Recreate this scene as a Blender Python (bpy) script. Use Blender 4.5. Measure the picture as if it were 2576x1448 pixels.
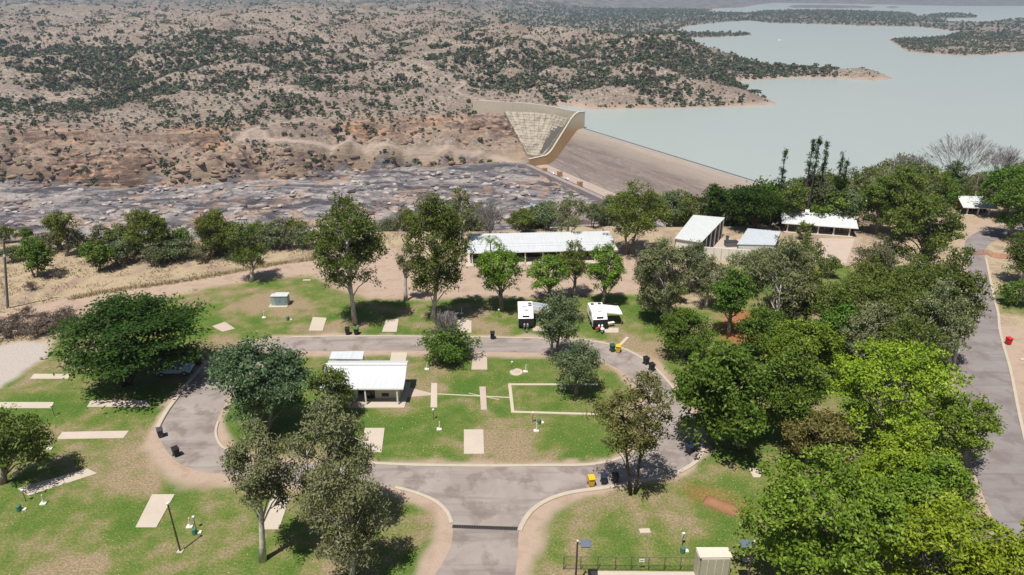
import bpy, bmesh, math, random
import numpy as np
from mathutils import Vector, Matrix
from mathutils.geometry import tessellate_polygon

for o in list(bpy.data.objects):
    bpy.data.objects.remove(o, do_unlink=True)
SC = bpy.context.scene
COL = SC.collection

# ------------------------------------------------------------------ camera, sky, sun, exposure
CAM_H = 50.0                     # drone height over the camp lawn (z = 0)
PITCH = math.radians(23.57)
F = 1717.0                       # focal length in units of a 2576 px wide picture (24 mm on 36 mm)
cam_d = bpy.data.cameras.new('camera'); cam = bpy.data.objects.new('camera', cam_d); COL.objects.link(cam)
cam.location = (0, 0, CAM_H); cam.rotation_euler = (math.pi/2 - PITCH, 0, 0)
cam_d.lens = 24.0; cam_d.sensor_width = 36.0; cam_d.clip_start = 1.0; cam_d.clip_end = 60000.0
SC.camera = cam

SUN_EL, SH = math.radians(68.0), Vector((0.50, 0.866))     # SH: ground direction shadows fall towards
w = bpy.data.worlds.new('World'); SC.world = w; w.use_nodes = True
nt = w.node_tree; nt.nodes.clear()
sky = nt.nodes.new('ShaderNodeTexSky'); sky.sky_type = 'NISHITA'; sky.sun_disc = False
sky.sun_elevation = SUN_EL; sky.sun_rotation = math.atan2(-SH.x, -SH.y)
sky.air_density = 1.0; sky.dust_density = 1.5; sky.altitude = 200
bg = nt.nodes.new('ShaderNodeBackground'); bg.inputs[1].default_value = 0.05
wo = nt.nodes.new('ShaderNodeOutputWorld')
nt.links.new(sky.outputs[0], bg.inputs[0]); nt.links.new(bg.outputs[0], wo.inputs[0])
sun_d = bpy.data.lights.new('sun', 'SUN'); sun = bpy.data.objects.new('sun', sun_d); COL.objects.link(sun)
sun_d.energy = 5.0; sun_d.angle = math.radians(0.53); sun_d.color = (1.0, 0.95, 0.88)
ld = Vector((SH.x*math.cos(SUN_EL), SH.y*math.cos(SUN_EL), -math.sin(SUN_EL)))
sun.rotation_euler = ld.to_track_quat('-Z', 'Y').to_euler(); sun.location = (-40, -60, 160)
SC.view_settings.view_transform = 'Standard'; SC.view_settings.look = 'None'
SC.view_settings.exposure = 0.32; SC.view_settings.gamma = 1.0; SC.view_settings.use_curve_mapping = False
SC.render.engine = 'CYCLES'
cy = SC.cycles
cy.max_bounces = 5; cy.diffuse_bounces = 3; cy.glossy_bounces = 2; cy.transmission_bounces = 3
cy.transparent_max_bounces = 4; cy.volume_bounces = 0; cy.caustics_reflective = False; cy.caustics_refractive = False
cy.use_denoising = True
try: cy.denoiser = 'OPENIMAGEDENOISE'; cy.denoising_prefilter = 'ACCURATE'
except Exception: pass
SC.render.filter_size = 1.3 if hasattr(SC.render, 'filter_size') else 1.5

# ------------------------------------------------------------------ surveying: picture point -> place on a level plane
CP, SP = math.cos(PITCH), math.sin(PITCH)
def pdir(px, py):
    a, b = (px - 1288.0)/F, (724.0 - py)/F
    return Vector((a, CP + b*SP, -SP + b*CP))
def P(px, py, z=0.0):
    d = pdir(px, py); t = (z - CAM_H)/d.z
    return Vector((d.x*t, d.y*t, z))
def proj(p):
    x, y, z = p[0], p[1], p[2] - CAM_H
    zc = y*CP - z*SP; u = y*SP + z*CP
    return 1288 + F*x/zc, 724 - F*u/zc
def zdepth(p): return p[1]*CP - (p[2]-CAM_H)*SP
def height_at(y, py):                      # height of what is seen at picture row py when it stands at distance y
    d = pdir(1288, py); return CAM_H + y*d.z/d.y

# ------------------------------------------------------------------ numpy noise
def _hash(ix, iy, seed):
    h = (ix.astype(np.int64)*374761393 + iy.astype(np.int64)*668265263 + seed*974634777) & 0xFFFFFFFF
    h = ((h ^ (h >> 13))*1274126177) & 0xFFFFFFFF
    return (h ^ (h >> 16)) & 0xFFFFFFFF
def perlin(x, y, seed=0):
    x = np.asarray(x, float); y = np.asarray(y, float)
    ix, iy = np.floor(x), np.floor(y); fx, fy = x-ix, y-iy
    u, v = fx*fx*fx*(fx*(fx*6-15)+10), fy*fy*fy*(fy*(fy*6-15)+10)
    def g(dx, dy):
        a = _hash(ix+dx, iy+dy, seed)/4294967296.0*2*np.pi
        return np.cos(a)*(fx-dx) + np.sin(a)*(fy-dy)
    return (g(0,0)*(1-u)+g(1,0)*u)*(1-v) + (g(0,1)*(1-u)+g(1,1)*u)*v
def fbm(x, y, seed=0, oct=4, gain=0.5):
    s = 0; a = 1.0; f = 1.0
    for i in range(oct):
        s = s + a*perlin(x*f, y*f, seed+i*17); a *= gain; f *= 2.03
    return s
def ridged(x, y, seed=0, oct=4):
    s = 0; a = 1.0; f = 1.0
    for i in range(oct):
        s = s + a*(1-2.2*np.abs(perlin(x*f, y*f, seed+i*13))); a *= 0.5; f *= 2.05
    return s
def sstep(a, b, x):
    t = np.clip((x-a)/(b-a), 0, 1); return t*t*(3-2*t)
def poly_sd(poly, x, y):                   # signed distance, > 0 inside
    px = np.array([p[0] for p in poly]); py = np.array([p[1] for p in poly])
    d2 = np.full(x.shape, 1e18); ins = np.zeros(x.shape, bool)
    n = len(px)
    for i in range(n):
        x0, y0, x1, y1 = px[i], py[i], px[(i+1)%n], py[(i+1)%n]
        ex, ey = x1-x0, y1-y0; L = ex*ex+ey*ey+1e-12
        t = np.clip(((x-x0)*ex+(y-y0)*ey)/L, 0, 1)
        d2 = np.minimum(d2, (x-x0-t*ex)**2+(y-y0-t*ey)**2)
        c = (y0 > y) != (y1 > y)
        with np.errstate(divide='ignore', invalid='ignore'):
            ins ^= c & (x < (x1-x0)*(y-y0)/(y1-y0+1e-30)+x0)
    d = np.sqrt(d2); return np.where(ins, d, -d)
def line_d(pts, x, y):
    d2 = np.full(x.shape, 1e18)
    for (a, b) in zip(pts[:-1], pts[1:]):
        ex, ey = b[0]-a[0], b[1]-a[1]; L = ex*ex+ey*ey+1e-12
        t = np.clip(((x-a[0])*ex+(y-a[1])*ey)/L, 0, 1)
        d2 = np.minimum(d2, (x-a[0]-t*ex)**2+(y-a[1]-t*ey)**2)
    return np.sqrt(d2)

# ------------------------------------------------------------------ object helpers
def tag(o, label=None, cat=None, group=None, kind=None):
    if label: o['label'] = label
    if cat: o['category'] = cat
    if group: o['group'] = group
    if kind: o['kind'] = kind
    return o
def thing(name, label, cat, loc=(0,0,0), rz=0.0, group=None):
    o = bpy.data.objects.new(name, None); COL.objects.link(o)
    o.location = loc; o.rotation_euler = (0, 0, rz); o.empty_display_size = 0.3
    return tag(o, label, cat, group)
def obj(name, me, mat=None, parent=None):
    o = bpy.data.objects.new(name, me); COL.objects.link(o)
    if mat is not None and len(me.materials) == 0: me.materials.append(mat)
    if parent is not None: o.parent = parent
    return o
def copy_tree(o, parent=None):
    c = o.copy(); COL.objects.link(c); c.parent = parent
    for ch in o.children: copy_tree(ch, c)
    return c
def mesh_np(name, V, Q, k=4, smooth=False, attrs=None):
    V = np.asarray(V, np.float32); Q = np.asarray(Q, np.int32)
    me = bpy.data.meshes.new(name); nf = len(Q)
    me.vertices.add(len(V)); me.vertices.foreach_set('co', V.ravel())
    me.loops.add(nf*k); me.loops.foreach_set('vertex_index', Q.ravel())
    me.polygons.add(nf); me.polygons.foreach_set('loop_start', np.arange(0, nf*k, k, dtype=np.int32))
    if smooth: me.polygons.foreach_set('use_smooth', np.ones(nf, bool))
    me.update(calc_edges=True)
    for (nm, typ, dom, data) in (attrs or []):
        a = me.attributes.new(nm, typ, dom)
        a.data.foreach_set('color' if typ == 'FLOAT_COLOR' else 'value', np.asarray(data, np.float32).ravel())
    return me
class MB:
    def __init__(s): s.v = []; s.f = []
    def add(s, vs, fs):
        b = len(s.v); s.v += [tuple(v) for v in vs]; s.f += [tuple(i+b for i in f) for f in fs]; return s
    def box(s, c, size, rz=0.0, taper=1.0, rx=0.0, ry=0.0):
        hx, hy, hz = size[0]/2, size[1]/2, size[2]/2
        vs = []
        M = Matrix.Rotation(rz, 3, 'Z') @ Matrix.Rotation(ry, 3, 'Y') @ Matrix.Rotation(rx, 3, 'X')
        for z in (-1, 1):
            t = taper if z < 0 else 1.0
            for (x, y) in ((-1,-1),(1,-1),(1,1),(-1,1)):
                vs.append(Vector(c) + M @ Vector((x*hx*t, y*hy*t, z*hz)))
        return s.add(vs, [(0,3,2,1),(4,5,6,7),(0,1,5,4),(1,2,6,5),(2,3,7,6),(3,0,4,7)])
    def tube(s, pts, rad, n=6, cap=True):
        pts = [Vector(p) for p in pts]
        if not hasattr(rad, '__len__'): rad = [rad]*len(pts)
        base = len(s.v); m = len(pts)
        for i, p in enumerate(pts):
            d = (pts[min(i+1, m-1)] - pts[max(i-1, 0)])
            d = d.normalized() if d.length > 1e-9 else Vector((0,0,1))
            a = d.orthogonal().normalized() if abs(d.z) > 0.95 else d.cross(Vector((0,0,1))).normalized()
            b = d.cross(a)
            for k in range(n):
                t = 2*math.pi*k/n
                s.v.append(tuple(p + (a*math.cos(t)+b*math.sin(t))*rad[i]))
        for i in range(m-1):
            for k in range(n):
                k2 = (k+1) % n
                s.f.append((base+i*n+k, base+i*n+k2, base+(i+1)*n+k2, base+(i+1)*n+k))
        if cap:
            s.f.append(tuple(base+k for k in reversed(range(n))))
            s.f.append(tuple(base+(m-1)*n+k for k in range(n)))
        return s
    def prism(s, poly, z0, z1):            # polygon in the ground plane, counter-clockwise
        n = len(poly); area = sum(poly[i][0]*poly[(i+1)%n][1]-poly[(i+1)%n][0]*poly[i][1] for i in range(n))
        if area < 0: poly = poly[::-1]
        vs = [(p[0], p[1], z0) for p in poly] + [(p[0], p[1], z1) for p in poly]
        fs = [tuple(range(n, 2*n)), tuple(reversed(range(n)))]
        fs += [(i, (i+1)%n, n+(i+1)%n, n+i) for i in range(n)]
        return s.add(vs, fs)
    def extrude(s, prof, org, a, b, ext):  # profile points (i,j) -> org + a*i + b*j, extruded by vector ext
        n = len(prof); org, a, b, ext = Vector(org), Vector(a), Vector(b), Vector(ext)
        v0 = [org + a*p[0] + b*p[1] for p in prof]
        vs = v0 + [v + ext for v in v0]
        fs = [tuple(range(n)), tuple(reversed(range(n, 2*n)))] + [(i, n+i, n+(i+1)%n, (i+1)%n) for i in range(n)]
        return s.add(vs, fs)
    def build(s, name, mat, parent=None, bevel=0.0, smooth=False):
        me = bpy.data.meshes.new(name); me.from_pydata(s.v, [], s.f)
        bm = bmesh.new(); bm.from_mesh(me)
        bmesh.ops.recalc_face_normals(bm, faces=bm.faces)
        if bevel > 0:
            bmesh.ops.bevel(bm, geom=bm.edges[:], offset=bevel, segments=1, affect='EDGES', clamp_overlap=True)
        bm.to_mesh(me); bm.free()
        if smooth:
            for p in me.polygons: p.use_smooth = True
        return obj(name, me, mat, parent)
def sheet(name, outer, holes, z, mat, parent=None):
    loops = [[Vector((p[0], p[1], 0)) for p in outer]] + [[Vector((p[0], p[1], 0)) for p in h] for h in holes]
    tri = tessellate_polygon(loops)
    vs = [(p.x, p.y, z) for l in loops for p in l]
    me = bpy.data.meshes.new(name); me.from_pydata(vs, [], [tuple(t) for t in tri])
    bm = bmesh.new(); bm.from_mesh(me); bmesh.ops.recalc_face_normals(bm, faces=bm.faces)
    for f in bm.faces:
        if f.normal.z < 0: f.normal_flip()
    bm.to_mesh(me); bm.free()
    return obj(name, me, mat, parent)
def smooth_line(pts, n=6, closed=False):
    pts = [Vector(p) for p in pts]; out = []; m = len(pts)
    for i in range(m if closed else m-1):
        p0 = pts[(i-1) % m] if closed or i > 0 else pts[0]
        p1, p2 = pts[i], pts[(i+1) % m]
        p3 = pts[(i+2) % m] if closed or i+2 < m else pts[-1]
        for k in range(n):
            t = k/n
            out.append(0.5*((2*p1)+(p2-p0)*t+(2*p0-5*p1+4*p2-p3)*t*t+(3*p1-p0-3*p2+p3)*t*t*t))
    if not closed: out.append(pts[-1])
    return out

# ------------------------------------------------------------------ materials
class NT:
    def __init__(s, name):
        s.m = bpy.data.materials.new(name); s.m.use_nodes = True; s.t = s.m.node_tree; s.t.nodes.clear()
        s.out = s.t.nodes.new('ShaderNodeOutputMaterial')
    def n(s, typ, **kw):
        nd = s.t.nodes.new(typ)
        for k, v in kw.items(): setattr(nd, k, v)
        return nd
    def l(s, a, b): s.t.links.new(a, b)
    def noise(s, scale, vec=None, detail=4.0, rough=0.55, dist=0.0):
        nd = s.n('ShaderNodeTexNoise'); nd.inputs['Scale'].default_value = scale
        nd.inputs['Detail'].default_value = detail; nd.inputs['Roughness'].default_value = rough
        nd.inputs['Distortion'].default_value = dist
        if vec is not None: s.l(vec, nd.inputs['Vector'])
        return nd.outputs['Fac']
    def ramp(s, fac, stops):
        nd = s.n('ShaderNodeValToRGB'); r = nd.color_ramp
        while len(r.elements) < len(stops): r.elements.new(0.5)
        for e, (p, c) in zip(r.elements, stops):
            e.position = p; e.color = (c[0], c[1], c[2], 1) if hasattr(c, '__len__') else (c, c, c, 1)
        s.l(fac, nd.inputs[0]); return nd.outputs[0]
    def mix(s, fac, a, b, mode='MIX'):
        nd = s.n('ShaderNodeMix', data_type='RGBA', blend_type=mode)
        for v, i in ((fac, 0), (a, 6), (b, 7)):
            if hasattr(v, 'links'): s.l(v, nd.inputs[i])
            elif hasattr(v, '__len__'): nd.inputs[i].default_value = (v[0], v[1], v[2], 1)
            else: nd.inputs[i].default_value = v
        return nd.outputs[2]
    def math(s, op, a, b=0.0, clamp=False):
        nd = s.n('ShaderNodeMath', operation=op, use_clamp=clamp)
        for v, i in ((a, 0), (b, 1)):
            if hasattr(v, 'links'): s.l(v, nd.inputs[i])
            else: nd.inputs[i].default_value = v
        return nd.outputs[0]
    def pos(s, scale=(1,1,1), rot=(0,0,0), obj=False):
        src = s.n('ShaderNodeTexCoord').outputs['Object'] if obj else s.n('ShaderNodeNewGeometry').outputs['Position']
        mp = s.n('ShaderNodeMapping'); mp.inputs['Scale'].default_value = scale; mp.inputs['Rotation'].default_value = rot
        s.l(src, mp.inputs['Vector']); return mp.outputs[0]
    def attr(s, name):
        nd = s.n('ShaderNodeAttribute'); nd.attribute_name = name; return nd
    def bump(s, h, strength=0.5, dist=0.1):
        nd = s.n('ShaderNodeBump'); nd.inputs['Strength'].default_value = strength; nd.inputs['Distance'].default_value = dist
        s.l(h, nd.inputs['Height']); return nd.outputs[0]
    def surf(s, color, rough=0.8, normal=None, metal=0.0, spec=0.3):
        b = s.n('ShaderNodeBsdfPrincipled')
        for v, k in ((color, 'Base Color'), (rough, 'Roughness'), (metal, 'Metallic')):
            if hasattr(v, 'links'): s.l(v, b.inputs[k])
            elif hasattr(v, '__len__'): b.inputs[k].default_value = (v[0], v[1], v[2], 1)
            else: b.inputs[k].default_value = v
        b.inputs['Specular IOR Level'].default_value = spec
        if normal is not None: s.l(normal, b.inputs['Normal'])
        s.l(b.outputs[0], s.out.inputs[0]); return b
def wear_mat(name, col, rough=0.7, dark=0.75, scale=1.5, amt=0.6, metal=0.0, spec=0.3, bump=0.0, stain=None, obj_=True):
    t = NT(name); v = t.pos(obj=obj_)
    n1 = t.noise(scale, v, 5, 0.6); n2 = t.noise(scale*9, v, 3, 0.6)
    d = stain if stain else tuple(c*dark for c in col)
    f = t.math('MULTIPLY', t.ramp(n1, [(0.35, 0.0), (0.68, 1.0)]), amt)
    c = t.mix(f, col, d)
    c = t.mix(0.35, c, t.mix(n2, tuple(x*0.72 for x in col), tuple(min(1, x*1.18) for x in col)))
    nb = t.bump(n2, 0.4, bump) if bump else None
    t.surf(c, rough, nb, metal, spec); return t.m

# ================================================================== THE SETTING: terrain
ZL, ZR = -89.0, -125.0                         # lake level, river bed level
C1 = P(1459.4, 324.6, ZL); C2 = P(1883, 457, ZL)
DU = (C2-C1).normalized(); DN = Vector((DU.y, -DU.x, 0))        # along the crest; downstream
if DN.x > 0: DN = -DN
water_main = [P(*q, ZL) for q in [(1400,262),(1480,276),(1600,275),(1800,271),(1900,267),(1958,263),(1935,251),(1890,236),(1850,218),(1828,207),
    (1900,203),(2000,196),(2100,198),(2200,204),(2248,198),(2225,189),(2150,184),(2105,184),(2040,182),(1970,176),(1900,160),(1820,144),(1740,128),(1690,117),(1640,103),
    (1690,97),(1800,95),(1897,90),(1870,83),(1800,84),(1740,84),(1690,80),(1740,66),(1830,56),(1884,53),(1937,59),(2024,61),(2112,63),(2164,66),(2304,68),(2374,76),(2415,83),
    (2374,93),(2318,98),(2234,101),(2262,119),(2280,131),(2339,136),(2427,143),(2514,138),(2600,131),(3300,128)]]
water_main += [Vector((1700,300,0)), Vector((1200,60,0)), Vector((260,60,0)), C1 + DU*330, C1 + DU*40, C1]
water_far = [P(*q, ZL) for q in [(1780,32),(1880,34),(1925,27),(2090,27),(2200,30),(2290,33),(2315,44),(2370,50),(2400,57),(2470,58),(2576,46),(3300,44),(3300,13),(2576,16),(2400,16),(2200,12),(1950,8),(1900,14),(1870,20),(1800,22)]]
isles = [[P(*q, ZL) for q in l] for l in ([(1975,17),(2000,13),(2100,13),(2205,17),(2190,22),(2080,22),(1990,21)], [(2225,19),(2240,15),(2268,18),(2255,22),(2235,22)],
    [(2300,47),(2315,40),(2345,36),(2400,34),(2450,38),(2462,46),(2420,47),(2370,48)])]
bank_px = [(-900,478),(-300,474),(0,470),(150,466),(330,476),(500,470),(620,465),(760,455),(880,436),(1000,428),(1150,424),(1310,412)]
bank = [P(a, b, ZR) for a, b in bank_px]
abut_bot = [P(1368,392,-119), P(1350,393,-119), P(1331,392,-119)]
abut_foot = [P(1433,300,-80), P(1390,287,-80), P(1330,282,-80), P(1268,280,-80), P(1322,345,-101)] + abut_bot[::-1]

def plateau_edge(x):
    return np.interp(x, [-400,-140,-60,0,60,95,140,175,400], [136,138,141,148,152,172,180,172,182]) + 3*perlin(x/18.0, x*0+3.3, 5)
TRACKS = []
GULLY = []                                      # wooded gullies, surveyed below
def terrain(x, y):
    x = np.asarray(x, float); y = np.asarray(y, float)
    e = plateau_edge(x)
    hA = np.where(y < e, 0.0, -0.44*np.maximum(y-e, 0) - 1.5*(1-np.exp(-np.maximum(y-e, 0)/4)))
    hA = hA + np.where(y > e+4, 1.6*fbm(x/16, y/16, 3, 3)*np.clip((y-e-4)/20, 0, 1), 0)
    # river bed: slabs of bedrock in benches, stretched along the flow
    xr, yr = x*0.94 + y*0.34, y*0.94 - x*0.34
    rv = ridged(x/60, y/22, 21, 4); rb = fbm(x/26+0.5*perlin(x/30, y/30, 8), y/9, 31, 4)
    st = np.floor(rv*3.0+rb*1.5)/3.0
    river = ZR + 2.6*st + 1.5*rb + 0.8*fbm(x/6, y/4.5, 9, 2)
    # far side
    by = np.interp(x, [p.x for p in bank], [p.y for p in bank]) + (13*fbm(x/55, x*0+1.7, 14, 4))*sstep(bank[-1].x-10, bank[-1].x-60, x)
    ndam = (x-C1.x)*DN.x + (y-C1.y)*DN.y; udam = (x-C1.x)*DU.x + (y-C1.y)*DU.y
    isdam = (udam > -4) & (ndam > -6)
    db = np.where(isdam, -20.0, np.where(udam > -4, 1000.0, np.where(ndam < 0, np.maximum(y-by, -ndam*6), y-by)))
    fm = y > 420; sdw = np.full(x.shape, 100.0); sd2 = np.full(x.shape, -2000.0)
    sdw[fm] = poly_sd(water_main, x[fm], y[fm]); fm = y > 2600; sd2[fm] = poly_sd(water_far, x[fm], y[fm])
    for isl in isles: sd2[fm] = np.minimum(sd2[fm], -poly_sd(isl, x[fm], y[fm]))
    land = -np.maximum(sdw, sd2)                    # > 0 on land
    s = x/np.maximum(y, 1)
    plain = sstep(-0.12, 0.02, s-0.00003*(y-1700))*sstep(1500, 1900, y)
    hmax = 52*(1-plain) + 7*plain
    shore = 1-np.exp(-np.maximum(land, 0)/(150+0.05*y))
    dbp = np.maximum(db, 0)
    cl = sstep(2, 26, dbp + 14*fbm(x/40, y/40, 44, 3))
    clh = np.interp(x, [-500,-300,-180,-60,0,60], [22,26,30,20,12,8])*(0.75+0.8*fbm(x/45, x*0+7, 12, 3))
    low = ZR + clh*cl + (36-clh)*sstep(10, 75, dbp)
    rise = hmax*np.minimum(shore, sstep(40, 1000, dbp)*0.85 + 0.15*sstep(40, 300, dbp))
    amp = sstep(60, 500, dbp)*np.minimum(1, np.maximum(land, 0)/160)
    hills = amp*(1-0.9*plain)*(24*fbm(x/420+3, y/420, 71, 3) + 26*ridged(x/330, y/300+0.3*x/330, 73, 4) - 17)
    hills = hills + amp*(1-0.7*plain)*5.0*fbm(x/80, y/80, 77, 4)
    far = 170*np.exp(-((s+0.42)/0.30)**2)*sstep(4200, 8000, y)*(0.8+0.5*fbm(x/2500, y/2500, 91, 4)) + 60*sstep(8500, 12500, y)*(0.6+0.9*fbm(x/3000, y/3000, 95, 3))
    far = far + 34*ridged(x/700, y/700, 97, 4)*sstep(3500, 5500, y)*sstep(0.02, -0.2, s)
    hB = low + rise + hills + far
    if GULLY:
        gm = (y > 780) & (y < 2600); gd = np.full(x.shape, 999.0)
        for l in GULLY: gd[gm] = np.minimum(gd[gm], line_d(l, x[gm], y[gm]))
        hB = hB - 9.0*np.exp(-(gd/48.0)**2)
    # rough broken ground along the bank
    rough = sstep(-3, 5, db)*sstep(150, 45, dbp)*(0.35+0.65*sstep(-0.25, 0.25, fbm(x/90, y/60, 57, 2)))
    if TRACKS:
        tm_ = (y > 600) & (y < 1300); td = np.full(x.shape, 99.0)
        for l in TRACKS: td[tm_] = np.minimum(td[tm_], line_d(l, x[tm_], y[tm_]))
        rough = rough*sstep(4, 22, td)
    hB = hB + rough*(7.5*ridged(x/42+0.4*y/42, y/26-0.3*x/42, 51, 5) - 4.0 + 3.2*fbm(x/9, y/7, 54, 3))
    t = 3.6; q = (hB+0.02*x)/t; hB = np.where(rough > 0.02, hB*(1-0.7*rough) + 0.7*rough*t*(np.floor(q)+sstep(0.55, 1, q-np.floor(q))), hB)
    hB = np.where(land < 0, ZL - np.minimum(0.5-0.03*land, 25), np.maximum(hB, np.where(db > 60, ZL+0.25+np.minimum(land*0.012, 4), -999)))
    bl = sstep(-3, 6, db)
    h = np.where(db < 6, river*(1-bl)+hB*bl, hB)
    h = np.where(isdam, np.minimum(h, river), h)
    am = (np.abs(x) < 250) & (y > 650) & (y < 1000); ab = np.full(x.shape, -99.0); ab[am] = poly_sd(abut_foot, x[am], y[am]); h = np.where(ab > -2, np.minimum(h, ZR-4+0*h), h)
    apr = isdam & (ndam < 75)
    h = np.where(apr, np.minimum(h, ZR-1.0), h)
    mx = np.maximum(hA, h)
    return np.where(y < e+2, hA, mx), dict(db=db, land=land, cl=cl, rough=rough, river=(db < 3) & (h > hA-0.5), hA=hA > h, e=e, plain=plain, ndam=ndam)
def tz(x, y): return float(terrain(np.array([x]), np.array([y]))[0][0])
def hit(px, py, t0=380.0):                       # where the sight line through a picture point meets the far terrain
    d = pdir(px, py); ts = np.geomspace(t0, 16000, 900)
    X, Y, Z = d.x*ts, d.y*ts, CAM_H + d.z*ts
    H = terrain(X, Y)[0]; k = np.where(Z < H)[0]
    k = k[0] if len(k) else len(ts)-1
    return Vector((X[k], Y[k], H[k]))

_g = [[hit(*q) for q in l] for l in ([(-40,246),(60,256),(150,262),(240,250),(320,234),(420,214),(540,190),(640,180),(760,186)], [(310,236),(345,195),(400,158),(480,128),(560,112)], [(380,170),(520,150),(640,140),(780,150),(880,160)],
    [(-40,120),(80,108),(200,98),(330,96),(420,104)], [(60,160),(180,150),(300,138)], [(600,118),(760,104),(900,100),(1020,98)], [(1120,150),(1240,140),(1350,150),(1460,160)], [(1180,190),(1320,196),(1480,196),(1640,208),(1760,222)], [(100,200),(200,196),(300,205)])]
GULLY = _g
# picture-traced zones of the camp, on the level lawn
def poly0(l): return [P(a, b, 0) for a, b in l]
lawn_poly = poly0([(-500,1010),(-40,985),(30,955),(110,905),(150,850),(300,800),(440,748),(540,722),(620,709),(700,700),(790,693),(830,725),(930,752),(1060,757),(1200,748),(1330,752),(1450,742),(1620,742),(1660,770),(1790,775),(1880,640),(2040,660),(2200,680),(2420,690),(2425,760),(2408,900),(2405,1000),(2420,1100),(2460,1200),(2520,1330),(2600,1500),(2700,1900),(-500,1900)])
dirt_road = poly0([(-200,800),(0,790),(110,765),(210,742),(330,722),(450,702),(560,686),(680,662),(780,648),(900,636),(1000,625),(1010,650),(1100,645),(1180,650),(1560,655),(1600,640),(1640,650),(1650,735),(1450,738),(1330,748),(1200,745),(1060,752),(930,748),(830,718),(790,690),(700,696),(560,716),(430,742),(300,772),(200,800),(100,825),(0,850),(-200,880)])
gravel_left = poly0([(-400,900),(0,872),(60,858),(125,862),(120,900),(60,935),(0,975),(-400,1100)])
red_soil = poly0([(1820,800),(1860,785),(1905,790),(1925,830),(1910,862),(1850,868),(1815,850)])
yard = poly0([(2060,610),(2160,600),(2190,640),(2160,662),(2040,660),(1990,640),(1960,610)])
verge = poly0([(2505,815),(2620,830),(2800,900),(2900,1500),(2640,1450),(2600,1200),(2560,1000),(2530,900)])
right_lawn = poly0([(2505,735),(2640,740),(2640,800),(2512,790)])
far_dirt = poly0([(2420,560),(2480,545),(2560,555),(2600,580),(2500,600),(2430,590)])
red_mound = poly0([(1735,1230),(1800,1235),(1880,1270),(1870,1300),(1800,1280),(1745,1255)])

# loop road
road_outer_px = [(735,850),(900,848),(1100,849),(1300,852),(1470,857),(1550,873),(1605,898),(1650,931),(1690,975),(1722,1013),(1745,1058),(1763,1100),(1767,1132),(1752,1158),(1716,1182),(1680,1196),(1600,1212),(1523,1226),(1432,1239),(1373,1259),(1334,1287),(1313,1319),(1305,1340),(1302,1400),(1294,1470),(1280,1640),(1060,1640),(1085,1470),(1112,1420),(1133,1375),(1139,1340),(1135,1317),(1124,1291),(1096,1264),(1047,1242),(995,1228),(930,1222),(800,1220),(650,1208),(567,1193),(507,1186),(455,1168),(423,1140),(403,1105),(398,1078),(418,1042),(441,1009),(483,955),(521,915),(580,885),(650,862)]
road_inner_px = [(750,884),(830,883),(1000,882),(1150,885),(1300,887),(1420,892),(1500,905),(1560,932),(1595,968),(1617,1005),(1628,1045),(1624,1088),(1605,1124),(1572,1149),(1520,1164),(1440,1171),(1300,1173),(1150,1173),(1000,1171),(900,1168),(760,1168),(650,1163),(590,1148),(553,1120),(540,1090),(545,1060),(565,1015),(595,968),(640,925),(695,896)]
road_outer = smooth_line(poly0(road_outer_px), 5, True); road_inner = smooth_line(poly0(road_inner_px), 5, True)
rr_left = smooth_line(poly0([(2600,556),(2500,572),(2455,586),(2428,608),(2429,640),(2434,690),(2430,760),(2420,830),(2410,900),(2408,960),(2415,1050),(2440,1150),(2475,1250),(2520,1350),(2600,1520)]), 5)
rr_right = smooth_line(poly0([(2640,580),(2545,596),(2500,608),(2480,626),(2477,650),(2492,721),(2500,757),(2508,792),(2511,828),(2522,874),(2539,934),(2560,1040),(2582,1137),(2612,1280),(2690,1480)]), 5)

def zones(x, y, inf):
    jit = 0.9*fbm(x/3.1, y/3.1, 61, 3); n = len(x)
    near = (y < 175)
    def soft(poly, wd=0.8, j=1.0): 
        r = np.zeros(n); r[near] = sstep(-wd, wd, poly_sd(poly, x[near], y[near]) + j*jit[near]); return r
    lawn = np.maximum(soft(lawn_poly, 1.2), soft(right_lawn))
    bare = np.maximum.reduce([soft(dirt_road), soft(yard), soft(verge), soft(far_dirt)])
    grav = soft(gravel_left)
    red = np.maximum(soft(red_soil, 1.5, 1.5), 0.55*soft(red_mound, 1.5, 1.5))
    d1 = np.full(n, 99.0)
    xs, ys = x[near], y[near]
    do = line_d(road_outer[::2] + road_outer[:1], xs, ys); di = line_d(road_inner[::2] + road_inner[:1], xs, ys); dr = line_d(rr_left, xs, ys)
    wide = 0.9 + 2.2*np.clip(fbm(xs/6.0, ys/6.0, 65, 3)+0.25, 0, 1)
    # worn dirt shoulders, wider at the corners where wheels cut across
    wide = wide + 2.8*np.exp(-((xs-P(470,1190).x)**2+(ys-P(470,1190).y)**2)/60) + 1.5*np.exp(-((xs-P(1110,1330).x)**2+(ys-P(1110,1330).y)**2)/40) + 1.8*np.exp(-((xs-P(1320,1380).x)**2+(ys-P(1320,1380).y)**2)/40)
    wide = wide + 1.2*sstep(91, 86, P(0, 884).y - ys + 88)*0
    m = np.maximum(sstep(wide, wide*0.35, do + 0.5*jit[near]), sstep(wide*0.8, wide*0.25, di + 0.5*jit[near]))
    m = np.maximum(m, sstep(1.6, 0.6, dr))
    top = (np.abs(xs) < 60) & (ys > P(0,905).y) & (ys < P(0,880).y)
    m = np.where(top, np.maximum(m, sstep(2.2, 1.0, di + 0.7*jit[near])), m)
    sh = np.zeros(n); sh[near] = m
    return lawn, np.maximum(bare, sh), grav, red

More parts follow.
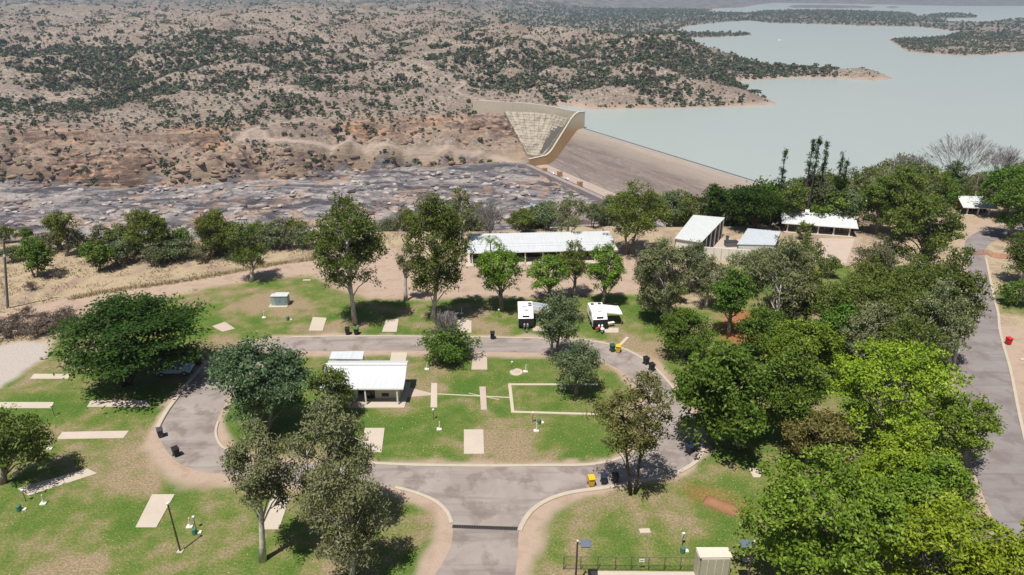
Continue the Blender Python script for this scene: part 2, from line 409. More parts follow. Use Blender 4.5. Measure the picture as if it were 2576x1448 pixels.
ys = np.concatenate([np.linspace(24, 150, 200), np.linspace(151, 470, 50)[0:], np.linspace(474, 900, 225), np.linspace(904, 2200, 190), np.geomspace(2220, 15000, 110)])
ss = np.linspace(-0.86, 0.86, 560)
YY, SS = np.meshgrid(ys, ss, indexing='ij'); XX = SS*(YY+24)
XF, YF = XX.ravel(), YY.ravel()
INF = None
lawn, bare, grav, red = zones(XF, YF, INF)
tracks = [[hit(*q) for q in l] for l in ([(1312,408),(1240,398),(1150,388),(1040,379),(930,372),(820,364),(740,356),(660,352),(600,350)], [(600,350),(618,336),(640,324),(690,312),(760,305)], [(1225,256),(1160,238),(1140,228),(1170,215),(1165,205)])]
TRACKS = tracks; HF, INF = terrain(XF, YF); db, land = INF['db'], INF['land']
trk = np.zeros(len(XF)); fm = (YF > 600) & (YF < 1500) & (np.abs(XF) < 700)
for l in tracks: trk[fm] = np.maximum(trk[fm], sstep(4.2, 1.4, line_d(l, XF[fm], YF[fm]) + 1.0*fbm(XF[fm]/9, YF[fm]/9, 6, 2)))
lawn = np.where(YF > 330, trk, lawn)
zoneA = np.stack([lawn, bare, grav, red], 1)
nz = 26*fbm(XF/34, YF/20, 121, 4)
rockm = np.where(INF['hA'], 0.0, np.where(db < -19.9, 1.0, sstep(9, -5, db-6+nz)))
cliff = np.where(INF['hA'] | (db < 0), 0, INF['rough'])
hillm = np.where(INF['hA'], 0, sstep(0, 40, db))
shorem = np.where(INF['hA'] | (db < 60), 0, sstep(16+0.004*YF, 3, land))
zoneB = np.stack([rockm, cliff, hillm, shorem], 1)
R_, C_ = len(ys), len(ss)
i0 = (np.arange(R_-1)[:, None]*C_ + np.arange(C_-1)[None, :]).ravel()
Q = np.stack([i0, i0+1, i0+C_+1, i0+C_], 1)
gme = mesh_np('ground', np.stack([XF, YF, HF], 1), Q, 4, True, [('zone_a', 'FLOAT_COLOR', 'POINT', zoneA), ('zone_b', 'FLOAT_COLOR', 'POINT', zoneB)])

def near_ground_mat():
    t = NT('camp_ground'); v = t.pos()
    A = t.attr('zone_a')
    sa = t.n('ShaderNodeSeparateColor'); t.l(A.outputs['Color'], sa.inputs[0])
    # watered lawn: green, olive, straw patches
    big = t.noise(0.085, v, 2, 0.6, 0.6); mid = t.noise(0.42, v, 3, 0.6, 0.3); fine = t.noise(4.5, v, 3, 0.7); tiny = t.noise(13, v, 1, 0.6)
    f = t.math('ADD', t.math('MULTIPLY', big, 0.60), t.math('ADD', t.math('MULTIPLY', mid, 0.32), t.math('MULTIPLY', fine, 0.08)))
    lawnc = t.ramp(f, [(0.40, (0.34,0.25,0.165)), (0.445, (0.27,0.225,0.12)), (0.485, (0.19,0.205,0.064)), (0.53, (0.12,0.178,0.034)), (0.61, (0.068,0.15,0.018))])
    lawnc = t.mix(t.ramp(fine, [(0.40, 0.85), (0.62, 0.0)]), lawnc, t.mix(0.62, lawnc, (0.03,0.045,0.01))); lawnc = t.mix(t.ramp(fine, [(0.58, 0.0), (0.72, 0.5)]), lawnc, (0.27,0.29,0.10))
    lawnc = t.mix(t.ramp(tiny, [(0.58, 0.0), (0.72, 0.5)]), lawnc, (0.30,0.27,0.13))
    # dry country: straw grass over pinkish earth
    d1 = t.noise(0.16, v, 4, 0.65, 0.5)
    dry = t.ramp(d1, [(0.36, (0.28,0.21,0.165)), (0.46, (0.33,0.26,0.185)), (0.55, (0.42,0.345,0.22)), (0.66, (0.27,0.205,0.165))])
    dry = t.mix(t.ramp(fine, [(0.42, 0.0), (0.66, 0.55)]), dry, (0.19,0.13,0.09))
    earth = t.ramp(mid, [(0.35, (0.35,0.255,0.195)), (0.52, (0.41,0.315,0.25)), (0.68, (0.37,0.285,0.225))])
    earth = t.mix(t.math('MULTIPLY', fine, 0.35), earth, (0.25,0.17,0.12))
    grv = t.ramp(fine, [(0.35, (0.33,0.29,0.26)), (0.65, (0.46,0.41,0.37))])
    rdc = t.ramp(fine, [(0.35, (0.20,0.08,0.035)), (0.65, (0.38,0.165,0.075))])
    c = t.mix(sa.outputs[0], dry, lawnc); c = t.mix(sa.outputs[1], c, earth); c = t.mix(sa.outputs[2], c, grv); c = t.mix(A.outputs['Alpha'], c, rdc)
    hb = t.math('ADD', fine, t.math('MULTIPLY', tiny, 0.6))
    t.surf(c, 0.95, t.bump(hb, 0.7, 0.12), 0, 0.15)
    return t.m
def far_ground_mat():
    t = NT('hill_and_river_ground'); v = t.pos()
    B = t.attr('zone_b')
    sb = t.n('ShaderNodeSeparateColor'); t.l(B.outputs['Color'], sb.inputs[0])
    # far hills: pink-brown soil, pale straw, grey litter, scrub too small to build
    h1 = t.noise(0.011, v, 4, 0.62, 0.4); h2 = t.noise(0.06, v, 4, 0.68); h3 = t.noise(0.24, v, 4, 0.78)
    hill = t.ramp(h1, [(0.34, (0.225,0.16,0.14)), (0.47, (0.285,0.215,0.19)), (0.56, (0.345,0.275,0.23)), (0.68, (0.26,0.195,0.175))])
    hill = t.mix(t.ramp(h2, [(0.48, 0.0), (0.62, 0.55)]), hill, (0.21,0.155,0.13))
    hill = t.mix(t.ramp(h3, [(0.44, 0.0), (0.55, 0.85)]), hill, (0.13,0.118,0.085)); hill = t.mix(t.ramp(h3, [(0.30, 0.6), (0.40, 0.0)]), hill, (0.46,0.36,0.29))
    gx = t.noise(1.0, t.pos((0.010, 0.0045, 0.0)), 5, 0.75)
    sep = t.n('ShaderNodeSeparateXYZ'); t.l(t.n('ShaderNodeNewGeometry').outputs['Position'], sep.inputs[0])
    fy = t.n('ShaderNodeMapRange'); fy.inputs[1].default_value = 2300; fy.inputs[2].default_value = 4200; t.l(sep.outputs['Y'], fy.inputs[0])
    hill = t.mix(t.math('MULTIPLY', t.ramp(gx, [(0.42, 0.0), (0.55, 1.0)]), t.math('MULTIPLY', fy.outputs[0], 0.85)), hill, (0.055,0.065,0.045))
    # cliffs and river bedrock; steep faces coloured dark: rock varnish plus painted overhang shadow
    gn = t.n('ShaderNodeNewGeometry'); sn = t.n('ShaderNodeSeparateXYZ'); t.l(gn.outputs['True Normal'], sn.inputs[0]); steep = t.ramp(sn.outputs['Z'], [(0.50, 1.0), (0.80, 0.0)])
    c1 = t.noise(1.0, t.pos((0.055, 0.055, 0.25)), 5, 0.7, 1.2)
    clf = t.ramp(c1, [(0.33, (0.035,0.028,0.028)), (0.42, (0.11,0.075,0.06)), (0.49, (0.27,0.185,0.14)), (0.57, (0.36,0.265,0.20)), (0.66, (0.33,0.24,0.18)), (0.74, (0.22,0.185,0.165))])
    clf = t.mix(t.ramp(h1, [(0.47, 0.0), (0.56, 0.75)]), clf, t.ramp(c1, [(0.38, (0.07,0.04,0.03)), (0.52, (0.33,0.17,0.09)), (0.66, (0.45,0.26,0.14))]))
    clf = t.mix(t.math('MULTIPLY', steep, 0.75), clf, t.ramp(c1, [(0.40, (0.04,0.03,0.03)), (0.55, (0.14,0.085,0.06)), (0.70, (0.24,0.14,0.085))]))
    r1 = t.noise(1.0, t.pos((0.010, 0.030, 0.12), (0, 0, 0.2)), 9, 0.74, 1.5); r2 = t.noise(0.022, v, 3, 0.6, 0.8)
    rock = t.ramp(r1, [(0.38, (0.025,0.023,0.028)), (0.47, (0.075,0.07,0.08)), (0.51, (0.22,0.20,0.20)), (0.57, (0.33,0.295,0.28)), (0.66, (0.42,0.38,0.35)), (0.76, (0.28,0.26,0.265))])
    vo = t.n('ShaderNodeTexVoronoi'); vo.feature = 'DISTANCE_TO_EDGE'; vo.inputs['Scale'].default_value = 1.0
    nv = t.n('ShaderNodeVectorMath', operation='ADD'); t.l(t.pos((0.018, 0.06, 0.1), (0, 0, 0.25)), nv.inputs[0]); nn = t.n('ShaderNodeTexNoise'); nn.inputs['Scale'].default_value = 0.03; nn.inputs['Detail'].default_value = 4; t.l(v, nn.inputs['Vector']); t.l(nn.outputs['Color'], nv.inputs[1]); t.l(nv.outputs[0], vo.inputs['Vector'])
    rock = t.mix(t.ramp(vo.outputs['Distance'], [(0.0, 0.55), (0.07, 0.0)]), rock, (0.05,0.047,0.052))
    rock = t.mix(t.ramp(r2, [(0.30, 0.75), (0.47, 0.0)]), rock, (0.07,0.066,0.078))
    rock = t.mix(t.ramp(r2, [(0.52, 0.0), (0.60, 0.75)]), rock, t.ramp(r1, [(0.38, (0.10,0.065,0.05)), (0.52, (0.36,0.24,0.17)), (0.66, (0.43,0.30,0.22))]))
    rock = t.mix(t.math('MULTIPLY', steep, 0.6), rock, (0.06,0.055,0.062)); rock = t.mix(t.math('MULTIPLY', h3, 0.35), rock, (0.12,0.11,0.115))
    shc = t.ramp(h2, [(0.4, (0.36,0.275,0.215)), (0.6, (0.29,0.21,0.165))])
    A = t.attr('zone_a'); sa = t.n('ShaderNodeSeparateColor'); t.l(A.outputs['Color'], sa.inputs[0])
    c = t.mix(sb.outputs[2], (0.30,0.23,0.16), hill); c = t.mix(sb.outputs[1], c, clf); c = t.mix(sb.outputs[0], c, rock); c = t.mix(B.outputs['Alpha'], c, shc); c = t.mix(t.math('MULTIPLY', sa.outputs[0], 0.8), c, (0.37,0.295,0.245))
    t.surf(c, 0.95, t.bump(t.math('ADD', r1, t.math('MULTIPLY', h3, 0.5)), 0.7, 2.5), 0, 0.15)
    return t.m
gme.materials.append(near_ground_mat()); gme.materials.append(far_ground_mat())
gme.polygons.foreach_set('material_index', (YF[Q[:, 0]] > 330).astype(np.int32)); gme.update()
ground = obj('ground', gme); tag(ground, kind='structure')

# lake: one level sheet; the terrain rising through it draws the shores
def lake_mat():
    t = NT('silty_lake_water'); v = t.pos((0.05, 0.16, 0.1))
    n1 = t.noise(6.0, v, 4, 0.6); n2 = t.noise(0.02, t.pos((0.5,0.35,1), (0,0,0.5)), 4, 0.6, 1.0)
    c = t.mix(n2, (0.322,0.362,0.342), (0.345,0.38,0.358))
    t.surf(c, 0.34, t.bump(n1, 0.25, 0.25), 0, 0.5); return t.m
lk = [C1 - DN*1.5, C1 + DU*296 - DN*1.5, Vector((900, 200, 0)), Vector((2590, 3000, 0)), Vector((12800, 14900, 0)), Vector((-1500, 14900, 0)), Vector((-700, 5200, 0)), P(1560, 160, ZL), P(1380, 263, ZL)]
lake = sheet('lake', lk, [], ZL, lake_mat()); tag(lake, 'wide pale grey-green lake behind the dam', kind='structure')

# ================================================================== DAM
def concrete_mat(name, c0, c1, stain, sx=0.05, sz=0.05, amt=0.6, fine=0.6):
    t = NT(name); v = t.pos()
    a = t.noise(1.0, t.pos((sx, sx, sz)), 6, 0.65, 0.6); b = t.noise(fine, v, 4, 0.65)
    c = t.mix(a, c0, c1); c = t.mix(t.math('MULTIPLY', t.ramp(b, [(0.42, 0.0), (0.66, 1.0)]), amt), c, stain)
    t.surf(c, 0.9, t.bump(b, 0.4, 0.3), 0, 0.2); return t.m
def spill_mat():                                # weathered spillway: streaks down the slope, paler band under the crest
    t = NT('spillway_concrete')
    rot = math.atan2(DU.y, DU.x)
    v1 = t.pos((0.035, 0.006, 0.3), (0, 0, -rot)); a = t.noise(1.0, t.pos((0.012, 0.012, 0.20)), 6, 0.7, 1.5); b = t.noise(1.0, t.pos((0.16, 0.16, 0.9)), 5, 0.7)
    c = t.ramp(a, [(0.34, (0.12,0.098,0.09)), (0.48, (0.185,0.152,0.135)), (0.60, (0.245,0.20,0.172)), (0.72, (0.16,0.135,0.125))])
    c = t.mix(t.ramp(b, [(0.40, 0.0), (0.60, 0.6)]), c, (0.12,0.10,0.095)); c = t.mix(t.ramp(b, [(0.56, 0.0), (0.72, 0.5)]), c, (0.34,0.285,0.245))
    sep = t.n('ShaderNodeSeparateXYZ'); t.l(t.n('ShaderNodeNewGeometry').outputs['Position'], sep.inputs[0])
    hz = t.math('ADD', sep.outputs['Z'], t.math('MULTIPLY', b, 6.0))
    m = t.n('ShaderNodeMapRange'); m.inputs[1].default_value = -99; m.inputs[2].default_value = -90; t.l(hz, m.inputs[0])
    c = t.mix(t.math('MULTIPLY', m.outputs[0], 0.6), c, (0.36,0.30,0.25))
    t.surf(c, 0.9, t.bump(b, 0.4, 0.4), 0, 0.2); return t.m
dam = thing('dam', 'long concrete spillway dam holding back the lake', 'dam', (0, 0, 0))
UP = Vector((0, 0, 1))
def ogee(w0):
    return [(-5,-16),(-5,-2.2),(-4.4,-0.9),(-3,-0.15),(-1.2,0.0),(0.8,-0.25),(3,-1.2),(5,-2.6),(29,-29.5),(33,-32.6),(37,-34.4),(41,-35.0),(41,-38),(-5,-38)]
MB().extrude(ogee(0), C1, DN, UP, DU*300).build('spillway_face', spill_mat(), dam)
crest_m = concrete_mat('crest_concrete', (0.13,0.12,0.12), (0.18,0.165,0.16), (0.08,0.08,0.085))
MB().extrude([(-4.9,-1.2),(-4.9,0.55),(-3.6,0.55),(-3.4,0.02),(-3.4,-1.2)], C1+DU*2, DN, UP, DU*298).build('crest_lip', crest_m, dam)
wall_m = NT('training_wall_concrete')
_t = wall_m; _a = _t.noise(1.0, _t.pos((0.06,0.06,0.02)), 5, 0.6, 0.4)
_s = _t.n('ShaderNodeSeparateXYZ'); _t.l(_t.n('ShaderNodeNewGeometry').outputs['Position'], _s.inputs[0])
_m = _t.n('ShaderNodeMapRange'); _m.inputs[1].default_value = -76; _m.inputs[2].default_value = -88; _t.l(_t.math('ADD', _s.outputs['Z'], _t.math('MULTIPLY', _a, 8)), _m.inputs[0])
_c = _t.mix(_m.outputs[0], (0.42,0.37,0.28), _t.mix(_a, (0.30,0.19,0.095), (0.42,0.27,0.14)))   # ochre flood stain below the tide line
_t.surf(_c, 0.9, None, 0, 0.2); wall_m = wall_m.m
# training wall: follows the spillway profile, then runs level along the apron
e_end = P(1312, 413, ZR); L_end = max(60.0, (e_end - C1).dot(DN))
prof = [(-5.5,-20),(-5.5,17.6),(2.5,17.6),(7,15.5),(12,10.5),(34,-19.5),(37.5,-23),(42,-25.5),(L_end,-27.5),(L_end,-38),(-5.5,-38)]
MB().extrude(prof, C1 - DU*0.05, DN, UP, -DU*2.6).build('training_wall', wall_m, dam)
cap_m = concrete_mat('pale_cap', (0.52,0.47,0.38), (0.46,0.41,0.33), (0.36,0.31,0.25))
tp = prof[1:9]
mb = MB()
for (a, b) in zip(tp[:-1], tp[1:]):
    q0 = C1 + DN*a[0] + UP*(a[1]+0.05) - DU*1.35; q1 = C1 + DN*b[0] + UP*(b[1]+0.05) - DU*1.35
    mb.extrude([(-1.5,0),(1.5,0),(1.5,0.5),(-1.5,0.5)], q0, DU, UP, q1-q0)
mb.build('wall_coping', cap_m, dam)
# left abutment: parapet wall curving into the hill, block-faced slope below it
apron_m = concrete_mat('apron_concrete', (0.36,0.28,0.24), (0.42,0.34,0.29), (0.24,0.19,0.17))
parpts = smooth_line([C1 - DU*3 + UP*18, P(1430,277,-71), P(1382,267,-71), P(1310,259,-71), P(1224,254.5,-71), P(1190,253,-71)], 6)
mb = MB()
for a, b in zip(parpts[:-1], parpts[1:]):
    d = (b-a); nrm = Vector((-d.y, d.x, 0)).normalized(); a2 = Vector((a.x, a.y, -71)); b2 = Vector((b.x, b.y, -71))
    mb.extrude([(-1.2,0),(1.2,0),(1.2,-15),(-1.2,-15)], a2, nrm, UP, b2-a2)
mb.build('parapet_wall', cap_m, dam)
mb = MB(); a = P(1344, 259.5, -72)
mb.box((a.x, a.y-2.2, -77), (1.0, 2.2, 12)); mb.build('buttress', wall_m, dam)
NRW, NC = 16, 12
top = [P(1433,299,-77.5), P(1390,288,-79.5), P(1330,284,-80), P(1268,281,-80)]
bot = [P(1368,392,-117), P(1352,393,-118.5), P(1340,393,-119), P(1327,391,-119)]
def along(l, t):
    t *= len(l)-1; i = min(int(t), len(l)-2); return l[i].lerp(l[i+1], t-i)
rnd = random.Random(4); mb = MB()
for r in range(NRW):
    for c in range(NC):
        f0, f1 = r/NRW, (r+1)/NRW; g0, g1 = (c+0.03)/NC, (c+0.97)/NC
        q = [along(top,g0).lerp(along(bot,g0),f0), along(top,g1).lerp(along(bot,g1),f0), along(top,g1).lerp(along(bot,g1),f1*0.98+f0*0.02), along(top,g0).lerp(along(bot,g0),f1*0.98+f0*0.02)]
        j = rnd.uniform(-0.35, 0.35); zt = (q[0].z+q[2].z)/2 + 0.55 + j; out = Vector((-0.7, -0.5, 0))*0.3
        vs = [p.copy() for p in q]; vs2 = [Vector((p.x, p.y, p.z+0.3+j*0.6+(0.35 if k > 1 else 0))) for k, p in enumerate(q)]
        base = [Vector((p.x, p.y, p.z-5)) for p in q]
        mb.add(base+vs2, [(4,5,6,7),(0,1,5,4),(1,2,6,5),(2,3,7,6),(3,0,4,7)])
blk_m = concrete_mat('abutment_blocks', (0.40,0.355,0.28), (0.33,0.29,0.22), (0.14,0.125,0.11), 0.1, 0.2, 0.8, 0.14)
mb.build('block_slope', blk_m, dam)
gap_m = wear_mat('dark_joint', (0.10,0.09,0.075), 0.95, obj_=False, scale=0.2)
g = [p - UP*1.0 for p in top] + [p - UP*1.0 for p in bot[::-1]]
mbg = MB(); mbg.add([p-UP*0.3 for p in top]+[p-UP*0.3 for p in bot], [(i,i+1,5+i,4+i) for i in range(3)]); mbg.build('slope_bedding', gap_m, dam)
# apron, baffle blocks and the end sill with its walkway
def dam_pt(n, u, z): return C1 + DN*n + DU*u + UP*(z-ZL)
ap = [dam_pt(40,-1,0), dam_pt(L_end-1,-1,0), dam_pt(L_end-1,300,0), dam_pt(40,300,0)]
sheet('apron', ap, [], ZR+0.9, apron_m, dam)
sill_m = concrete_mat('sill_concrete', (0.26,0.22,0.21), (0.33,0.28,0.26), (0.15,0.13,0.13))
MB().extrude([(L_end-2,-37),(L_end-2,-33.2),(L_end+3.5,-33.2),(L_end+3.5,-37.5)], C1-DU*4, DN, UP, DU*300).build('end_sill', sill_m, dam)
dark_m = wear_mat('black_algae_channel', (0.035,0.032,0.035), 0.8, obj_=False, scale=0.3)
MB().extrude([(L_end-6.5,-35.05),(L_end-6.5,-34.9),(L_end-2.05,-34.9),(L_end-2.05,-35.05)], C1-DU*1, DN, UP, DU*295).build('drain_channel', dark_m, dam)
for (px, py) in ((1370,435),(1408,444),(1458,470)):
    c = P(px, py, ZR+1); MB().box((c.x, c.y, ZR+3.6), (4.2, 4.2, 5.4), math.atan2(DU.y, DU.x)).build('baffle_block', wall_m, dam, 0.15)
for (px, py, lab) in ((1391,438,'white pickup stopped on the dam apron, nearer the training wall'),(1427,452,'white pickup stopped on the dam apron, nearer the camp trees')):
    c = P(px, py, ZR+1.2); t = thing('maintenance_pickup', lab, 'pickup', (c.x, c.y, ZR+0.92), math.atan2(DU.y, DU.x), 'vehicles below the dam')
    wm = wear_mat('pickup_paint', (0.75,0.75,0.74), 0.35, spec=0.5); bk = wear_mat('tyre_rubber', (0.03,0.03,0.03), 0.8)
    MB().extrude([(-2.6,0.45),(2.5,0.45),(2.5,1.0),(1.3,1.15),(0.7,1.85),(-0.6,1.85),(-0.7,1.15),(-2.6,1.15)], (0,-0.9,0), (1,0,0), (0,0,1), (0,1.8,0)).build('body', wm, t, 0.05)
    for sx in (-1.6, 1.6):
        for sy in (-0.85, 0.85): MB().tube([(sx, sy-0.1, 0.36),(sx, sy+0.1, 0.36)], 0.36, 10).build('wheel', bk, t)

# ================================================================== ROADS, KERBS, SLABS
def asphalt_mat(name, c0, c1, c2, track=False):
    t = NT(name); v = t.pos()
    a = t.noise(0.22, v, 4, 0.6, 0.8); b = t.noise(9.0, v, 3, 0.7); s = t.noise(1.0, t.pos((0.06, 0.6, 1)), 4, 0.6, 0.7); s2 = t.noise(0.33, v, 5, 0.62, 0.2)
    c = t.mix(t.ramp(a, [(0.35, 0.0), (0.65, 1.0)]), c0, c1)
    c = t.mix(t.ramp(s, [(0.52, 0.0), (0.68, 0.6)]), c, c2)                 # tyre-worn streaks and old tar
    c = t.mix(t.ramp(s2, [(0.50, 0.0), (0.62, 0.7)]), c, (c2[0]*1.1, c2[1]*1.0, c2[2]*1.0))
    c = t.mix(t.math('MULTIPLY', b, 0.30), c, (0.15,0.135,0.13))
    t.surf(c, 0.9, t.bump(b, 0.3, 0.02), 0, 0.25); return t.m
loop_road = sheet('loop_road', road_outer, [road_inner], 0.02, asphalt_mat('loop_road_bitumen', (0.325,0.285,0.258), (0.265,0.225,0.20), (0.145,0.122,0.112)))
tag(loop_road, 'grey bitumen loop road with its entry in the camp lawn', kind='structure')
right_road = sheet('right_road', rr_left + rr_right[::-1], [], 0.024, asphalt_mat('right_road_bitumen', (0.245,0.22,0.215), (0.205,0.18,0.175), (0.145,0.125,0.122)))
tag(right_road, 'two-lane bitumen road along the right side of the camp', kind='structure')
kerb_m = wear_mat('kerb_concrete', (0.44,0.38,0.305), 0.9, 0.7, 0.8, 0.5, bump=0.02, obj_=False)
def kerb(name, pts, wd, h, label, group='kerbs along the roads'):
    pts = [Vector((p[0], p[1], 0)) for p in pts]; mb = MB(); m = len(pts); ring = []
    for i, p in enumerate(pts):
        d = (pts[min(i+1, m-1)]-pts[max(i-1, 0)]).normalized(); n = Vector((-d.y, d.x, 0))
        ring.append([p-n*wd/2, p-n*wd/2+UP*h*0.8, p-n*(wd/2-0.04)+UP*h, p+n*(wd/2-0.04)+UP*h, p+n*wd/2+UP*h*0.8, p+n*wd/2])
    vs = [v for r in ring for v in r]; fs = []
    for i in range(m-1):
        for k in range(5): fs.append((i*6+k, i*6+k+1, (i+1)*6+k+1, (i+1)*6+k))
    fs += [tuple(range(6)), tuple((m-1)*6+k for k in reversed(range(6)))]
    mb.add(vs, fs); o = mb.build(name, kerb_m); tag(o, label, 'kerb', group); return o
def kline(l, n=6): return smooth_line(poly0(l), n)
kerb('kerb', kline([(735,849),(900,847),(1100,848),(1300,851),(1470,856)]), 0.34, 0.13, 'straight concrete kerb along the far side of the loop road')
kerb('kerb', kline([(1470,856),(1550,872),(1606,897),(1651,930),(1691,974),(1723,1012),(1746,1057),(1764,1100),(1769,1132)]), 0.36, 0.13, 'kerb round the outside of the loop road bend under the dark trees')
kerb('kerb', kline([(1769,1132),(1754,1159),(1718,1184),(1681,1198),(1600,1214),(1523,1228),(1432,1241),(1374,1261),(1335,1289),(1314,1320),(1307,1337)]), 0.5, 0.13, 'broad pale kerb sweeping from the bend to the right side of the entry road')
kerb('kerb', kline([(932,1166),(1047,1171),(1222,1173),(1362,1172),(1467,1171),(1520,1164),(1573,1148),(1606,1123)]), 0.42, 0.13, 'long pale kerb along the near edge of the lawn island')
kerb('kerb', kline([(995,1227),(1047,1241),(1097,1263),(1125,1290),(1136,1317)]), 0.4, 0.12, 'curved kerb on the left side of the entry road mouth')
kerb('kerb', kline([(397,1078),(417,1041),(440,1009),(450,994)], 3), 0.55, 0.22, 'raised concrete edge beside the bins on the left bend')
kerb('kerb', kline([(452,990),(483,953),(520,914)], 3), 0.5, 0.2, 'concrete edge in the shade of the spreading tree')
kerb('kerb', kline([(549,1062),(543,1090),(553,1118),(575,1138)], 4), 0.3, 0.14, 'short curved kerb stub on the left end of the lawn island')
kerb('kerb', kline([(2480,652),(2494,721),(2502,757),(2511,792),(2514,828),(2525,874),(2542,934),(2563,1040),(2585,1137),(2615,1280)], 4), 0.4, 0.13, 'pale kerb along the right side of the right-hand road')
kerb('kerb', kline([(2432,690),(2428,760),(2418,830),(2408,900)], 4), 0.34, 0.13, 'kerb half hidden by trees on the left of the right-hand road')

slab_m = wear_mat('slab_concrete', (0.47,0.405,0.335), 0.92, 0.8, 0.35, 0.55, bump=0.01, obj_=False)
slab_m2 = wear_mat('slab_pinkish', (0.44,0.355,0.295), 0.92, 0.78, 0.4, 0.6, bump=0.01, obj_=False)
SLABS = [
 ([(76,954),(86,942),(178,942),(172,954)], 'concrete caravan pad just left of the spreading tree, farthest on that lawn', 1),
 ([(-16,1028),(-4,1013),(136,1013),(131,1028)], 'concrete caravan pad at the left edge with a tap post at its right end', 1),
 ([(219,1025),(229,1009),(368,1009),(378,1024)], 'concrete caravan pad at the rim of the spreading tree shade', 1),
 ([(143,1106),(157,1088),(325,1085),(311,1103)], 'concrete caravan pad left of the bins on the bend', 1),
 ([(45,1231),(219,1180),(245,1192),(72,1248)], 'long concrete pad lying slantwise on the left lawn', 1),
 ([(383,1245),(440,1245),(394,1328),(341,1328)], 'concrete pad pointing at the left bend, beside the light pole', 1),
 ([(684,1247),(731,1247),(702,1333),(655,1333)], 'concrete pad half hidden by the white-trunked foreground gum', 1),
 ([(918,1078),(968,1078),(960,1139),(905,1139)], 'concrete pad at the right flank of the foreground gums, on the island', 1),
 ([(1167,1082),(1216,1082),(1218,1143),(1167,1143)], 'squarish concrete pad in the open near the front of the island', 1),
 ([(985,888),(1025,888),(1018,925),(978,925)], 'concrete pad behind the right end of the amenities roof', 1),
 ([(1189,890),(1225,890),(1226,931),(1186,931)], 'concrete pad right of the shaded round bush on the island', 2),
 ([(972,804),(1003,804),(998,836),(961,836)], 'concrete pad between the two tall gums across the loop road', 1),
 ([(1150,806),(1186,806),(1186,838),(1148,838)], 'concrete pad behind the twiggy round bush', 1),
 ([(787,799),(822,801),(812,833),(777,833)], 'concrete pad left of the tall gum by the two bins', 1),
 ([(534,822),(566,811),(592,828),(560,836)], 'worn patch of old slab on the upper left lawn', 2),
 ([(1882,1179),(1925,1179),(1912,1202),(1895,1202)], 'concrete pad corner showing beside the big bright green tree', 1),
 ([(1518,826),(1556,826),(1556,838),(1514,838)], 'concrete pad under the awning of the right-hand caravan', 1),
 ([(1340,822),(1376,822),(1376,834),(1340,834)], 'concrete pad beside the left-hand caravan', 2),
 ([(1085,965),(1100,965),(1100,1026),(1083,1026)], 'narrow paved strip nearest the amenities block', 1),
 ([(1206,974),(1222,974),(1225,1032),(1210,1032)], 'narrow paved strip between the two footpath crossings', 2),
 ([(1485,1438),(1752,1440),(1760,1470),(1500,1480)], 'wide pale concrete slab inside the fence at the bottom edge', 1),
]
for i, (q, lab, k) in enumerate(SLABS):
    o = MB().prism([(p.x, p.y) for p in poly0(q)], -0.05, 0.07 + 0.004*(i % 3)).build('concrete_pad', slab_m if k == 1 else slab_m2, None, 0.015)
    tag(o, lab, 'pad', 'concrete pads on the lawns')
path_m = wear_mat('path_concrete', (0.47,0.415,0.325), 0.9, 0.82, 0.5, 0.5, bump=0.01, obj_=False)
def strip(name, pts, wd, z, label, cat='path'):
    pts = poly0(pts); mb = MB()
    for a, b in zip(pts[:-1], pts[1:]):
        d = (b-a).normalized(); n = Vector((-d.y, d.x, 0))*wd/2
        mb.prism([((a-d*wd/2)+n)[:2], ((a-d*wd/2)-n)[:2], ((b+d*wd/2)-n)[:2], ((b+d*wd/2)+n)[:2]], -0.05, z); z += 0.004
    o = mb.build(name, path_m); tag(o, label, cat, 'footpaths on the island'); return o
strip('footpath', [(1500,968),(1282,968),(1290,1037),(1500,1043)], 0.42, 0.05, 'pale concrete edging laid in an open rectangle on the island')
strip('footpath', [(1102,992),(1284,1001)], 0.22, 0.035, 'thin pale footpath line from the paved strip to the rectangle edging')
strip('footpath', [(1180,990),(1255,1006)], 0.12, 0.028, 'faint thin line crossing the middle paved strip slantwise')
o = MB().prism([(p.x, p.y) for p in poly0([(1024,974),(1085,990),(1085,995),(1024,1000)])], -0.05, 0.03).build('footpath', slab_m2); tag(o, 'tapering concrete apron path at the end of the amenities block', 'path', 'footpaths on the island')
grate_m = wear_mat('grate_iron', (0.06,0.05,0.048), 0.7, obj_=False)
gr = thing('drain_grate', 'dark steel drain grate strip across the entry road', 'grate', P(1222,1328,0.02))
a, b = P(1138,1325,0.02)-gr.location, P(1307,1331,0.02)-gr.location
d = (b-a).normalized(); n_ = Vector((-d.y, d.x, 0)); Lg = (b-a).length
for s_ in (-1, 1): MB().extrude([(-0.04,0.0),(0.04,0.0),(0.04,0.03),(-0.04,0.03)], a + n_*0.2*s_, n_, UP, b-a).build('frame_bar', grate_m, gr)
MB().extrude([(-0.155,0.002),(0.155,0.002),(0.155,0.012),(-0.155,0.012)], a, n_, UP, b-a).build('pit_cover', wear_mat('pit_dark', (0.02,0.018,0.018), 0.9, obj_=False), gr)
nb_ = int(Lg/0.25)
for i in range(nb_):
    c = a + d*(Lg*(i+0.5)/nb_); MB().box((c.x, c.y, 0.02), (0.09, 0.31, 0.016), math.atan2(d.y, d.x)).build('grate_bar', grate_m, gr)

